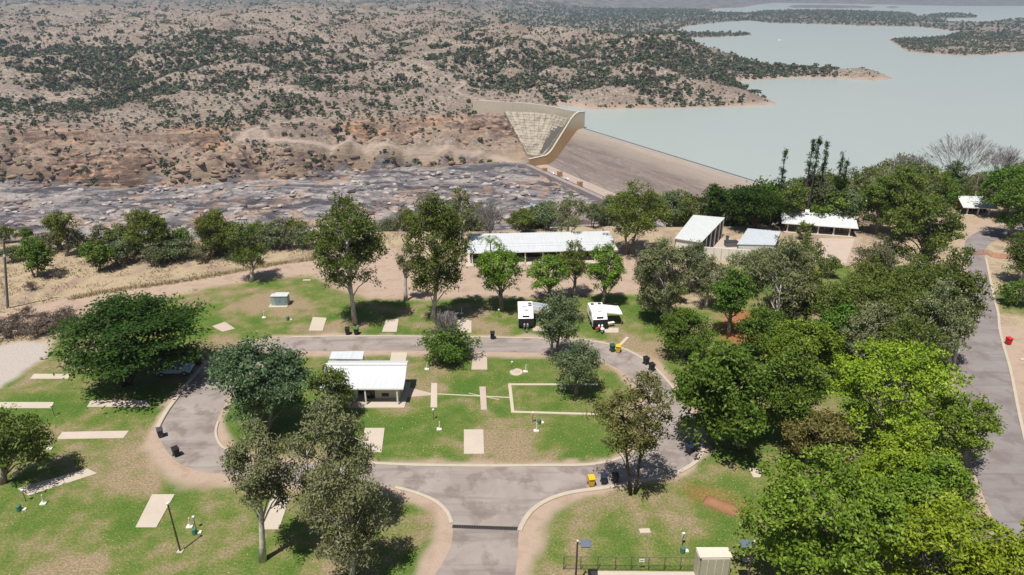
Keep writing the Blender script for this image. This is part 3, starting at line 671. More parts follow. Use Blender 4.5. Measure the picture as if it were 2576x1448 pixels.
# ================================================================== BUILDINGS
def roof_mat(name, col, rough=0.45, seam=0.8):
    t = NT(name); v = t.pos(obj=True)
    n1 = t.noise(0.4, v, 4, 0.6); sx = t.n('ShaderNodeSeparateXYZ'); t.l(v, sx.inputs[0])
    w_ = t.math('SINE', t.math('MULTIPLY', sx.outputs['X'], 2*math.pi/0.19))
    c = t.mix(t.math('MULTIPLY', n1, 0.6), col, tuple(x*0.8 for x in col))
    st = t.noise(1.0, t.pos((3.0, 0.25, 0.25), obj=True), 3, 0.6); c = t.mix(t.ramp(st, [(0.5, 0.0), (0.7, 0.35)]), c, tuple(x*0.72 for x in col))
    sh_ = t.math('GREATER_THAN', t.math('FRACT', t.math('MULTIPLY', sx.outputs['X'], 1/0.76)), 0.93); c = t.mix(t.math('MULTIPLY', sh_, 0.3), c, tuple(x*0.6 for x in col))
    t.surf(c, rough, t.bump(w_, 0.6, 0.03), 0.0, 0.4); return t.m
roof_w = roof_mat('white_roof_steel', (0.58,0.60,0.62)); roof_p = roof_mat('pale_green_roof_steel', (0.60,0.63,0.62)); roof_b = roof_mat('pale_grey_roof_steel', (0.52,0.56,0.60))
trim_m = wear_mat('white_trim', (0.70,0.69,0.66), 0.5, 0.9, 0.6, 0.4)
block_m = wear_mat('cream_block', (0.52,0.47,0.38), 0.9, 0.85, 0.5, 0.5); blk_grey = wear_mat('grey_block', (0.40,0.37,0.33), 0.9, 0.8, 0.6, 0.6)
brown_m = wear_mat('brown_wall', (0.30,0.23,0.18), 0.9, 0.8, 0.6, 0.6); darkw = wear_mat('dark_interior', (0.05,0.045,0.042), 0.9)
post_m = wear_mat('white_post', (0.66,0.63,0.58), 0.6, 0.85, 1.0, 0.4); glass_m = wear_mat('dark_glass', (0.02,0.022,0.025), 0.15, spec=0.5)
cream_w = wear_mat('white_render', (0.68,0.65,0.58), 0.85, 0.85, 0.3, 0.5)
def frame_of(A, B):
    d = B-A; return math.atan2(d.y, d.x), d.length
def roof_shell(root, x0, x1, prof, mat, th=0.10, name='roof'):
    """prof: (y,z) points front to back, local; a shell of thickness th"""
    pr = [(y, z) for y, z in prof] + [(y, z-th) for y, z in prof[::-1]]
    return MB().extrude(pr, (x0, 0, 0), (0,1,0), (0,0,1), (x1-x0, 0, 0)).build(name, mat, root)
# --- amenities block on the island
EH = 2.7
A = P(992, 1024); yr = P(1015, 917, 4.1).y; x1 = P(1015, 977, EH).x; x0 = P(803, 977, EH).x; yf = P(1015, 977, EH).y
am = thing('amenities_block', 'white-roofed amenities block with a posted verandah on the lawn island', 'building', (x1, yf, 0))
Wd = x0-x1; Dp = (yr-yf)+1.6
roof_shell(am, Wd, 0, [(0,EH),(1.7,EH+0.30),(yr-yf,4.1)], roof_w)
roof_shell(am, Wd+0.02, -0.02, [(yr-yf+0.02,4.1),(Dp,3.75)], roof_w, name='rear_roof')
MB().box((Wd/2, yr-yf, 4.14), (abs(Wd)+0.04, 0.4, 0.06)).build('ridge_cap', trim_m, am)
MB().box((Wd/2, -0.05, EH-0.12), (abs(Wd)-0.02, 0.09, 0.2)).build('gutter', trim_m, am)
MB().box((Wd/2, Dp/2-0.1, 0.05), (abs(Wd)+0.1, Dp+1.0, 0.16)).build('floor_slab', slab_m, am)
wy = 1.5
MB().box((-2.45, wy+0.1, 1.42), (3.35, 0.2, 2.6)).build('front_wall', block_m, am)
MB().box((Wd+2.3, wy+0.1, 1.42), (4.4, 0.2, 2.6)).build('front_wall', cream_w, am)
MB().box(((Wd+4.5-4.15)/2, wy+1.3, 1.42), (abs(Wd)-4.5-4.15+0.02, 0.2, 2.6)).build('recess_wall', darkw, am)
MB().box((-0.75, Dp/2+0.2, 1.42), (0.2, Dp-3.2, 2.6)).build('end_wall', blk_grey, am)
MB().box((Wd+0.3, Dp/2+0.2, 1.42), (0.2, Dp-3.2, 2.6)).build('end_wall', blk_grey, am)
MB().box((Wd/2, Dp-1.2, 1.42), (abs(Wd)-1.2, 0.2, 2.6)).build('rear_wall', blk_grey, am)
for z in (2.05, 0.75):
    wv = MB().box((-2.75, wy-0.012, z), (0.95, 0.06, 0.5)).build('louvre_window', glass_m, am)
    for k in range(4): MB().box((-2.75, wy-0.06, z-0.18+0.12*k), (0.9, 0.05, 0.03)).build('blade', darkw, wv)
for x in (-0.9, -5.05, -9.3): MB().box((x, 0.12, 1.36), (0.2, 0.2, 2.46)).build('post', post_m, am)
MB().box((-4.75, wy+0.11, 1.2), (0.9, 0.12, 2.1)).build('door', glass_m, am)
# --- small flat-roofed shelter behind it
q = [P(828,903,2.5), P(912,904,2.5), P(916.5,884,2.6), P(834.5,885,2.6)]
sh = thing('picnic_shelter', 'small flat white-roofed shelter just behind the amenities block', 'shelter', ((q[0].x+q[1].x)/2, q[0].y, 0))
L = [p - sh.location for p in q]
mb = MB(); mb.add([p for p in L]+[p-UP*0.12 for p in L], [(0,1,2,3),(7,6,5,4),(0,4,5,1),(1,5,6,2),(2,6,7,3),(3,7,4,0)]); mb.build('roof', roof_w, sh)
for p in L: MB().tube([(p.x*0.93, p.y*0.93+0.05, 0),(p.x*0.93, p.y*0.93+0.05, p.z-0.12)], 0.06, 8).build('post', post_m, sh)
MB().box((0, L[2].y*0.6, 1.15), (3.4, 0.15, 2.1)).build('back_wall', brown_m, sh)
MB().box((0, L[2].y*0.35, 0.75), (2.0, 0.8, 0.07)).build('table_top', slab_m2, sh); MB().box((0, L[2].y*0.35, 0.36), (0.3, 0.5, 0.7)).build('table_leg', post_m, sh)
# --- long shed
def shed(name, label, Apx, Bpx, Dp, prof, mats, posts, wall_back=1.0, side=None, zfun=None, wall_mat=None, roofx=(0,0)):
    A, B = P(*Apx), P(*Bpx); rz, W = frame_of(A, B)
    o = thing(name, label, 'building', A, rz)
    roof_shell(o, roofx[0], W+roofx[1], prof, mats)
    MB().box((W/2, prof[0][0], prof[0][1]-0.1), (W-0.02, 0.10, 0.16)).build('gutter', trim_m, o)
    return o, W
eh = height_at(P(1194,668).y, 638); rh = height_at(P(1360,662).y+9.2, 585) - eh
ls, W = shed('long_shed', 'long open-fronted shed with a white roof behind the shade trees', (1177,667), (1552,658), 9, [(0,eh),(2.6,eh+rh*0.18),(2.62,eh+rh*0.18+0.1),(3.6,eh+rh*0.28+0.1),(3.62,eh+rh*0.28+0.2),(9.2,eh+rh)], roof_w, [])
roof_shell(ls, 0, W, [(9.22,eh+rh),(14.5,eh+rh-1.9)], roof_w, name='rear_roof')
MB().box((W/2, 13.2, (eh+rh-1.7)/2), (W-1.0, 0.2, eh+rh-1.7)).build('rear_wall', brown_m, ls)
for sx in (0.5, W-0.5): MB().box((sx, 8.2, eh/2+0.1), (0.2, 9.8, eh+0.2)).build('end_wall', brown_m, ls)
MB().box((W/2, 5.5, 0.04), (W+0.6, 13, 0.1)).build('floor_slab', slab_m, ls)
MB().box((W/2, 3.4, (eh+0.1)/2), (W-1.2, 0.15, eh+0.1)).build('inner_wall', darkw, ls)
for i in range(9): MB().box((0.9+(W-1.8)*i/8, 0.3, eh/2), (0.22, 0.22, eh-0.1)).build('post', post_m, ls)
# --- right-hand sheds: four-cornered roofs
def quad_building(name, label, corners, wall_h, drop, mat, walls, posts=()):
    """corners: roof corners (world, with z) front-left, front-right, back-right, back-left"""
    o = thing(name, label, 'building', ((corners[0].x+corners[2].x)/2, (corners[0].y+corners[2].y)/2, 0))
    L = [p - o.location for p in corners]
    mb = MB(); mb.add(L + [p-UP*0.14 for p in L], [(0,1,2,3),(7,6,5,4),(0,4,5,1),(1,5,6,2),(2,6,7,3),(3,7,4,0)]); mb.build('roof', mat, o)
    c = sum(L, Vector())/4
    I = [Vector((c.x+(p.x-c.x)*0.955, c.y+(p.y-c.y)*0.955, p.z-0.15)) for p in L]
    for i, m in enumerate(walls):
        if m is None: continue
        a, b = I[i], I[(i+1) % 4]; n = Vector((-(b-a).y, (b-a).x, 0)).normalized()*0.12; e = (b-a).normalized()*0.13
        a, b = a+e, b-e
        mb = MB(); mb.add([Vector((a.x,a.y,0))-n, Vector((b.x,b.y,0))-n, b-n, a-n, Vector((a.x,a.y,0))+n, Vector((b.x,b.y,0))+n, b+n, a+n], [(0,1,2,3),(7,6,5,4),(0,4,5,1),(1,5,6,2),(2,6,7,3),(3,7,4,0)])
        mb.build('wall', m, o)
    for (i, t) in posts:
        p = I[i].lerp(I[(i+1) % 4], t); MB().box((p.x, p.y, p.z/2), (0.26, 0.26, p.z-0.02)).build('post', post_m, o)
    f = [Vector((p.x, p.y)) for p in I]
    MB().prism([(p.x, p.y) for p in f], 0.02, 0.09).build('floor_slab', slab_m, o)
    return o, I
za = 4.4
shA, IA = quad_building('workshop_shed', 'tall white-roofed workshop with an open side of posts facing right', [P(1697,600,za), P(1764,611,za), P(1824,548,za), P(1744,541,za)], 4, 0, roof_p, [cream_w, None, blk_grey, blk_grey], [(1,t) for t in (0.02,0.22,0.42,0.62,0.82,0.98)])
p, q = IA[1], IA[2]; n = Vector((-(q-p).y, (q-p).x, 0)).normalized()*2.6; r0, r1 = p+n+(q-p)*0.03, q+n-(q-p)*0.03
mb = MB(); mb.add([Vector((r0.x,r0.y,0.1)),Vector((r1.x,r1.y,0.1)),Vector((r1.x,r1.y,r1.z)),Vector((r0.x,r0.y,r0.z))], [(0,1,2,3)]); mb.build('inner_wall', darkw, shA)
zb = 3.4
shB, IB = quad_building('garage_shed', 'low pale-roofed garage with a white front wall and shutters', [P(1854,615,zb), P(1950,617,zb+0.1), P(1964,583,zb+0.1), P(1881,575,zb)], 3.4, 0, roof_b, [cream_w, blk_grey, blk_grey, cream_w])
p, q = IB[1], IB[2]
for t in (0.3, 0.7):
    c = p.lerp(q, t); MB().box((c.x+0.14, c.y, 1.4), (0.08, 1.6, 2.4), math.atan2((q-p).y,(q-p).x)-math.pi/2).build('shutter', darkw, shB)
yw = thing('yard_wall', 'cream yard wall with raking braces in front of the garage', 'wall', P(1765,652))
a, b = Vector((0,0,0)), P(1935,664)-yw.location; n = Vector((-(b-a).y, (b-a).x, 0)).normalized()
MB().extrude([(-0.1,0),(0.1,0),(0.1,2.6),(-0.1,2.6)], a, n, UP, b-a).build('panel', cream_w, yw)
for k in range(9):
    c = a.lerp(b, (k+0.5)/9); MB().box((c.x-n.x*0.18, c.y-n.y*0.18, 1.3), (0.12, 0.12, 2.6), 0, 1.0, -0.06).build('brace', block_m, yw)
o = MB().prism([(p.x, p.y) for p in poly0([(1790,600),(1875,604),(1868,652),(1775,645)])], -0.05, 0.05).build('yard_slab', slab_m2); tag(o, 'concrete work yard between the workshop and the garage', 'yard')
for (px, py, s_, lab) in ((1838,620,(2.6,1.4,1.1),'dark grey equipment box by the garage wall'),(1828,612,(0.5,0.5,1.5),'narrow grey drum standing behind the equipment box')):
    c = P(px, py); t = thing('equipment_box', lab, 'box', (c.x, c.y, 0.05), 0.1)
    gm = wear_mat('equipment_grey', (0.12,0.13,0.15), 0.6); MB().box((0,0,s_[2]/2), s_, 0, 0.97).build('body', gm, t, 0.03); MB().box((0,0,s_[2]+0.03), (s_[0]+0.06, s_[1]+0.06, 0.06)).build('lid', darkw, t)
# --- houses
def house(name, label, Apx, Bpx, eave_py, Dp, rise, wallm, posts, roofm, vd=2.2, over=1.2):
    A, B = P(*Apx), P(*Bpx); rz, W = frame_of(A, B); eh = height_at(P((Apx[0]+Bpx[0])/2, (Apx[1]+Bpx[1])/2).y, eave_py)
    o = thing(name, label, 'house', A, rz)
    roof_shell(o, -over, W+over, [(-0.6,eh),(Dp/2,eh+rise)], roofm)
    roof_shell(o, -over, W+over, [(Dp/2+0.02,eh+rise),(Dp+0.8,eh)], roofm, name='rear_roof')
    MB().box((W/2, -0.66, eh-0.08), (W+2*over, 0.1, 0.16)).build('gutter', trim_m, o)
    MB().box((W/2, vd, eh/2), (W, 0.2, eh)).build('front_wall', wallm, o)
    MB().box((W/2, Dp, eh/2), (W, 0.2, eh)).build('rear_wall', wallm, o)
    for sx in (0.1, W-0.1): MB().box((sx, (vd+Dp)/2, eh/2), (0.2, Dp-vd-0.22, eh)).build('end_wall', wallm, o)
    for sx in (-over+0.4, W+over-0.4):
        mb = MB(); mb.add([(sx, vd*0.4, eh-0.1),(sx, Dp, eh-0.1),(sx, Dp/2, eh+rise-0.15)], [(0,1,2)]); mb.build('gable_end', wallm, o)
    MB().box((W/2, Dp/2-0.2, 0.06), (W+1, Dp+1, 0.14)).build('floor_slab', slab_m, o)
    for t in posts: MB().box((W*t, 0.05, eh/2), (0.28, 0.28, eh-0.1)).build('post', post_m, o)
    for t, ww in ((0.15,1.6),(0.42,1.4),(0.62,1.8),(0.85,1.6)):
        wv = MB().box((W*t, vd-0.12, eh*0.55), (ww, 0.06, 1.3)).build('window', glass_m, o)
        MB().box((W*t, vd-0.16, eh*0.55), (0.06, 0.05, 1.3)).build('mullion', trim_m, wv)
    d = MB().box((W*0.74, vd-0.13, 1.15), (0.95, 0.06, 2.1)).build('door', darkw, o); MB().box((W*0.74+0.35, vd-0.18, 1.1), (0.08, 0.06, 0.05)).build('handle', trim_m, d)
    return o, W, eh
hC, WC, ec = house('house', 'low house with a white roof and posted verandah facing the paved yard', (1976,584), (2138,596), 566, 8.5, 1.5, brown_m, (0.02,0.5,0.74,0.98), roof_w)
MB().box((WC*0.08, 1.8, ec+1.1), (0.6, 0.6, 0.5)).build('roof_vent', darkw, hC)
cdish = MB(); cdish.tube([(WC*0.32,3.2,ec+1.3),(WC*0.32,3.2,ec+2.1)], 0.05, 6); cdish.build('aerial_mast', trim_m, hC)
MB().box((WC*0.32,3.0,ec+2.1), (0.9,0.15,0.6), 0, 1, -0.5).build('dish', trim_m, hC)
hD, WD, ed = house('house', 'far house behind trees at the right road bend with a pale roof', (2428,541), (2488,544), 522, 8, 1.6, brown_m, (0.05,0.5,0.95), roof_p)
o = MB().prism([(p.x, p.y) for p in poly0([(2062,600),(2150,602),(2128,664),(2035,660)])], -0.05, 0.045).build('paved_yard', slab_m2); tag(o, 'pinkish paved yard in front of the low house', 'yard')
# --- kiosk on the upper left lawn
k = thing('transformer_kiosk', 'grey-green electrical kiosk on a pale plinth on the upper left lawn', 'kiosk', P(703,771), 0.03)
kg = wear_mat('kiosk_green', (0.30,0.38,0.37), 0.5, 0.85, 1.0, 0.4); kd = wear_mat('kiosk_door', (0.20,0.27,0.28), 0.5)
MB().box((0.35,0.8,0.95), (2.2,1.5,1.7)).build('cabinet', kg, k, 0.04); MB().box((0.35,0.8,1.84), (2.4,1.7,0.1)).build('roof', roof_w, k)
MB().box((-1.05,0.6,0.95), (0.6,1.1,1.7)).build('side_cabinet', kg, k, 0.03); MB().box((-1.05,0.6,1.83), (0.68,1.2,0.08)).build('side_roof', roof_w, k)
for x in (-0.15, 0.85): 
    d = MB().box((x, 0.03, 0.95), (0.9, 0.05, 1.5)).build('door', kd, k); MB().box((x+0.3, -0.01, 0.95), (0.06, 0.05, 0.2)).build('handle', darkw, d)
MB().box((-0.1,0.55,0.05), (3.2,2.3,0.14)).build('plinth', path_m, k)
# --- small store hut, fence and lamps at the bottom edge
q = [P(1761,1403,2.6), P(1843,1402,2.6), P(1831,1377,2.75), P(1751,1377,2.75)]
hut, IH = quad_building('store_hut', 'small flat-roofed fibro hut at the bottom edge beside the fence', q, 2.6, 0, wear_mat('weathered_cream_roof', (0.55,0.51,0.43), 0.8, 0.8, 0.7, 0.6), [wear_mat('fibro_wall', (0.42,0.38,0.29), 0.9, 0.75, 0.5, 0.7)]*4)
for t in (0.25, 0.5, 0.75):
    c = IH[0].lerp(IH[1], t); MB().box((c.x, c.y-0.14, 1.2), (0.03, 0.04, 2.3)).build('joint_batten', trim_m, hut)
fen_m = wear_mat('fence_steel', (0.09,0.07,0.06), 0.6)
fy_px = 1433; f0 = P(1415, fy_px); fence = thing('pool_fence', 'thin dark rail fence along the bottom edge left of the hut', 'fence', f0)
fh = max(1.0, height_at(P(1587, fy_px).y, 1401))
f1 = P(1752, 1436) - f0
for z in (fh, 0.12): MB().tube([(0,0,z), (f1.x, f1.y, z)], 0.022, 5).build('rail', fen_m, fence)
for px in (1418,1460,1503,1547,1587,1630,1670,1710,1750):
    c = P(px, fy_px+3*(px-1415)/337) - f0; MB().tube([(c.x,c.y,0),(c.x,c.y,fh+0.04)], 0.035, 6).build('post', fen_m, fence)
mb = MB(); nbar = 110
for i in range(nbar):
    x = f1.x*(i+0.5)/nbar; y = f1.y*(i+0.5)/nbar; mb.tube([(x,y,0.12),(x,y,fh)], 0.006, 3, False)
o = mb.build('baluster', fen_m, fence); o['kind'] = 'stuff'
c = P(1612, 1434); sg = thing('fence_sign', 'small white notice hung on the bottom fence', 'sign', (c.x, c.y-0.06, 0)); MB().box((0,0,fh-0.35), (0.5,0.02,0.36)).build('board', trim_m, sg); MB().box((0,-0.014,fh-0.35), (0.34,0.01,0.06)).build('print_line', darkw, sg)
def lamp(px, py, top, hx, label, rz=0):
    z = 5.6; tp = P(px, top, z); t = thing('lamp_post', label, 'lamp', (tp.x, tp.y, 0), 0, 'lamp posts at the bottom edge')
    m = wear_mat('lamp_brown_steel', (0.075,0.055,0.048), 0.5); MB().tube([(0,0,0),(0,0,z)], [0.10,0.075], 8).build('pole', m, t); MB().tube([(0,0,z),(0,0,z+0.07)], 0.085, 8).build('cap', trim_m, t)
    MB().tube([(0,0,z-0.3),(hx*0.5,0,z-0.3)], 0.04, 6).build('arm', m, t)
    h = MB().box((hx*1.0,0,z-0.32), (0.95,0.75,0.3), 0, 0.8, 0.35).build('lamp_head', wear_mat('lamp_slate', (0.10,0.125,0.16), 0.5), t, 0.03)
    MB().box((0,0,0.04), (0.5,0.5,0.1)).build('footing', slab_m, t)
lamp(1453, 0, 1362, 0.72, 'brown lamp post with slate flood head left of the hut'); lamp(1898, 0, 1363, -0.72, 'brown lamp post with slate flood head against the bright green tree')

# ================================================================== CARAVANS, CAR, BINS, POSTS
white_p = wear_mat('caravan_white', (0.78,0.78,0.77), 0.35, 0.93, 0.8, 0.3, spec=0.5); black_p = wear_mat('caravan_black', (0.018,0.018,0.02), 0.4, spec=0.4); tyre = wear_mat('tyre', (0.025,0.025,0.025), 0.85); steel = wear_mat('galvanised', (0.45,0.45,0.45), 0.45, metal=0.6); grey_c = wear_mat('awning_grey', (0.30,0.34,0.38), 0.8); redp = wear_mat('red_paint', (0.45,0.05,0.05), 0.5)
def caravan(label, px, py, W, Lb, H, rz, nose, awn, hatches, kind):
    t = thing('caravan', label, 'caravan', P(px, py), rz, 'caravans parked on the far pads'); hw = W/2
    # local: drawbar towards -y, body from y=0
    body = [(0.0,0.55),(0.0,1.75),(nose*0.5,2.25),(nose,H-0.08),(nose+0.25,H),(Lb-0.35,H),(Lb,H-0.35),(Lb,0.9),(Lb-0.7,0.55)]
    MB().extrude(body, (-hw,0,0), (0,1,0), (0,0,1), (W,0,0)).build('body', white_p, t, 0.06)
    MB().box((0,-0.02,1.2), (W*0.99,0.10,1.3)).build('front_panel', black_p, t, 0.02)
    MB().box((0,Lb/2,0.78), (W+0.03,Lb*0.86,0.55)).build('lower_skirt', black_p, t, 0.02)
    ang = math.atan2(H-0.08-2.25, nose*0.5)
    wn = MB().box((0,nose*0.25-0.02,2.03), (W*0.45,0.05,0.36), 0, 1, -math.radians(28)).build('front_window', glass_m, t, 0.01)
    for (hx, hy, sx, sy) in hatches:
        h = MB().box((hx, hy, H+0.06), (sx, sy, 0.14)).build('roof_hatch', wear_mat('hatch_smoke', (0.07,0.075,0.085), 0.3), t, 0.02)
    MB().box((0.05, Lb*0.32, H+0.10), (0.75,0.9,0.22), 0, 0.9).build('air_conditioner', white_p, t, 0.05)
    for sx in (-1, 1):
        for oy in (-0.42, 0.42): 
            w_ = MB().tube([(sx*(hw-0.22), Lb*0.55+oy, 0.36),(sx*(hw+0.02), Lb*0.55+oy, 0.36)], 0.36, 12).build('wheel', tyre, t)
            MB().tube([(sx*(hw-0.02), Lb*0.55+oy, 0.36),(sx*(hw+0.035), Lb*0.55+oy, 0.36)], 0.19, 10).build('rim', steel, w_)
        MB().tube([(sx*0.75,0.1,0.5),(0,-1.55,0.48)], 0.05, 6).build('drawbar_rail', black_p, t)
    for sx in (-0.25, 0.25):
        g = MB().tube([(sx,-0.35,0.55),(sx,-0.35,1.05),(sx,-0.35,1.15)], [0.16,0.16,0.06], 10).build('gas_bottle', steel if kind == 1 else white_p, t)
    MB().tube([(0.08,-1.25,0.12),(0.08,-1.25,0.85)], 0.035, 6).build('jockey_stand', steel, t); MB().tube([(0.02,-1.25,0.12),(0.14,-1.25,0.12)], 0.12, 8).build('jockey_wheel', tyre, t)
    MB().box((0,-1.55,0.5), (0.16,0.25,0.14)).build('coupling', steel, t)
    MB().box((hw+0.02, Lb*0.30, 1.35), (0.04,0.65,1.65)).build('door', wear_mat('door_white', (0.7,0.7,0.69), 0.4), t)
    for yy in (Lb*0.6, Lb*0.85): MB().box((hw+0.015, yy, 1.85), (0.04,0.7,0.45)).build('side_window', glass_m, t)
    MB().box((-hw-0.015, Lb*0.5, 1.85), (0.04,1.1,0.5)).build('side_window', glass_m, t)
    if kind == 2:
        MB().box((-0.55,-0.75,0.72), (0.75,0.3,0.3), 0.5).build('tool_box', redp, t, 0.03); MB().tube([(0.18,-1.0,0.52),(0.18,-1.0,0.80),(0.18,-1.0,0.86)], [0.3,0.34,0.2], 12).build('water_tank', white_p, t, 0, True)
    # awning
    aw, am_, y0, y1, zr, ze = awn
    MB().add([(hw+0.03,y0,zr),(hw+0.03,y1,zr),(hw+aw,y1,ze),(hw+aw,y0,ze),(hw+0.03,y0,zr-0.05),(hw+0.03,y1,zr-0.05),(hw+aw,y1,ze-0.05),(hw+aw,y0,ze-0.05)], [(0,1,2,3),(7,6,5,4),(0,4,5,1),(1,5,6,2),(2,6,7,3),(3,7,4,0)]).build('awning', am_, t)
    MB().tube([(hw+aw,y0-0.05,ze),(hw+aw,y1+0.05,ze)], 0.07, 8).build('awning_roller', white_p, t)
    for yy in (y0, y1):
        MB().tube([(hw+aw-0.05,yy,0),(hw+aw-0.05,yy,ze)], 0.03, 6).build('awning_leg', steel, t); MB().tube([(hw+0.04,yy,zr-0.12),(hw+aw-0.05,yy,ze-0.1)], 0.025, 6).build('awning_arm', white_p, t)
    if kind == 1:
        for yy in (y0+0.03, (y0+y1)/2, y1-0.03): MB().box((hw+aw*0.5, yy, (zr+ze)/2+0.03), (aw, 0.08, 0.03), 0, 1, 0, math.atan2(zr-ze, aw)).build('awning_strap', white_p, t)
    return t
caravan('white caravan with black front and grey striped awning, left of the two', 1323, 828, 2.45, 5.0, 2.75, 0.02, 1.3, (2.5, grey_c, 1.9, 4.7, 2.55, 2.15), [(0.75,2.9,0.55,0.4),(0.75,3.7,0.55,0.4),(-0.1,2.3,0.8,0.18)], 1)
caravan('white caravan with black front, white awning and red toolbox, right of the two', 1509, 831, 2.4, 5.0, 2.75, 0.09, 1.2, (2.6, white_p, 1.2, 4.3, 2.5, 2.1), [(-0.6,3.9,0.5,0.5),(0.6,4.0,0.5,0.5)], 2)
for (px, py, lab) in ((1380,828,'beige folding camp chair beside the left caravan'),(1536,822,'white folding table under the right caravan awning')):
    t = thing('camp_chair' if 'chair' in lab else 'camp_table', lab, 'chair' if 'chair' in lab else 'table', P(px, py), 0.3); m = wear_mat('canvas', (0.5,0.42,0.3) if 'chair' in lab else (0.72,0.72,0.7), 0.9)
    hh = 0.45 if 'chair' in lab else 0.72; ww = 0.55 if 'chair' in lab else 1.2
    MB().box((0,0,hh), (ww,0.55,0.04)).build('seat' if 'chair' in lab else 'table_top', m, t)
    if 'chair' in lab: MB().box((0,0.28,0.72), (ww,0.04,0.5), 0, 1, -0.15).build('backrest', m, t)
    for sx in (-1,1):
        for sy in (-1,1): MB().tube([(sx*ww*0.46, sy*0.25, 0),(sx*ww*0.46, sy*0.25, hh-0.02)], 0.018, 5).build('leg', steel, t)
# four-wheel drive under the spreading tree
def wagon(label, px, py, rz):
    t = thing('parked_wagon', label, 'car', P(px, py), rz); blue = wear_mat('wagon_blue', (0.34,0.43,0.54), 0.3, 0.9, 0.8, 0.3, spec=0.5)
    hw = 0.95
    lower = [(-2.45,0.5),(-2.45,1.1),(0.95,1.12),(2.3,1.05),(2.45,0.85),(2.45,0.5)]
    MB().extrude(lower, (0,-hw,0), (1,0,0), (0,0,1), (0,2*hw,0)).build('body', blue, t, 0.06)
    cab = [(-2.43,1.1),(-2.3,1.88),(0.25,1.9),(0.95,1.13)]
    mb = MB(); v = [(x, -hw+0.03+(z-1.1)*0.12, z) for x, z in cab] + [(x, hw-0.03-(z-1.1)*0.12, z) for x, z in cab]
    mb.add(v, [(0,1,2,3),(7,6,5,4),(0,4,5,1),(1,5,6,2),(2,6,7,3),(3,7,4,0)]); mb.build('cabin', blue, t, 0.03)
    ws = MB(); ws.add([(0.90,-0.8,1.2),(0.90,0.8,1.2),(0.34,0.74,1.83),(0.34,-0.74,1.83),(0.94,-0.8,1.2),(0.94,0.8,1.2),(0.38,0.74,1.83),(0.38,-0.74,1.83)], [(0,1,2,3),(7,6,5,4),(0,4,5,1),(1,5,6,2),(2,6,7,3),(3,7,4,0)]); ws.build('windscreen', glass_m, t)
    for s_ in (-1, 1):
        for (xa, xb) in ((-2.2,-1.35),(-1.25,-0.4),(-0.3,0.35)): MB().box(((xa+xb)/2, s_*(hw-0.06), 1.5), (xb-xa, 0.06, 0.5), 0, 1, s_*0.12).build('side_window', glass_m, t)
        for xw in (-1.5, 1.55):
            w_ = MB().tube([(xw, s_*(hw-0.2), 0.4),(xw, s_*(hw+0.03), 0.4)], 0.4, 14).build('wheel', tyre, t); MB().tube([(xw, s_*(hw-0.02), 0.4),(xw, s_*(hw+0.045), 0.4)], 0.22, 10).build('rim', steel, w_)
        MB().box((2.44, s_*0.68, 0.88), (0.06,0.3,0.2)).build('headlight', trim_m, t, 0.02); MB().box((0.75, s_*(hw+0.1), 1.25), (0.12,0.2,0.18)).build('mirror', black_p, t, 0.02)
    MB().box((2.5,0,0.6), (0.16,1.8,0.22)).build('bumper', black_p, t, 0.03)
    for yy in (-0.7, 0.7): MB().tube([(-2.0,yy,1.98),(0.1,yy,1.98)], 0.03, 6).build('roof_rail', black_p, t)
    return t
wagon('blue four-wheel-drive wagon parked in the shade of the spreading tree', 442, 940, 0.10)

def make_bin(body_c, lid_c):
    t = bpy.data.objects.new('wheelie_bin', None); COL.objects.link(t)
    bmat = wear_mat('bin_body', body_c, 0.55, 0.8, 2.0, 0.4); lmat = wear_mat('bin_lid', lid_c, 0.5, 0.85, 2.0, 0.4)
    MB().box((0,0.02,0.56), (0.60,0.70,0.94), 0, 0.80).build('body', bmat, t, 0.02)
    MB().box((0,-0.01,1.055), (0.64,0.78,0.06), 0, 1.0, 0.06).build('lid', lmat, t, 0.015)
    MB().tube([(-0.24,0.42,0.99),(0.24,0.42,0.99)], 0.025, 6).build('handle', bmat, t)
    for s_ in (-1, 1): MB().tube([(s_*0.24,0.30,0.11),(s_*0.31,0.30,0.11)], 0.11, 10).build('wheel', tyre, t)
    return t
BINS = {'k': ((0.022,0.022,0.024),(0.02,0.02,0.022)), 'g': ((0.022,0.022,0.024),(0.05,0.16,0.05)), 'G': ((0.03,0.075,0.045),(0.03,0.09,0.05)), 'y': ((0.62,0.36,0.02),(0.66,0.42,0.02)), 's': ((0.05,0.06,0.065),(0.05,0.06,0.065)), 'n': ((0.02,0.028,0.045),(0.02,0.03,0.05))}
PROTO = {}
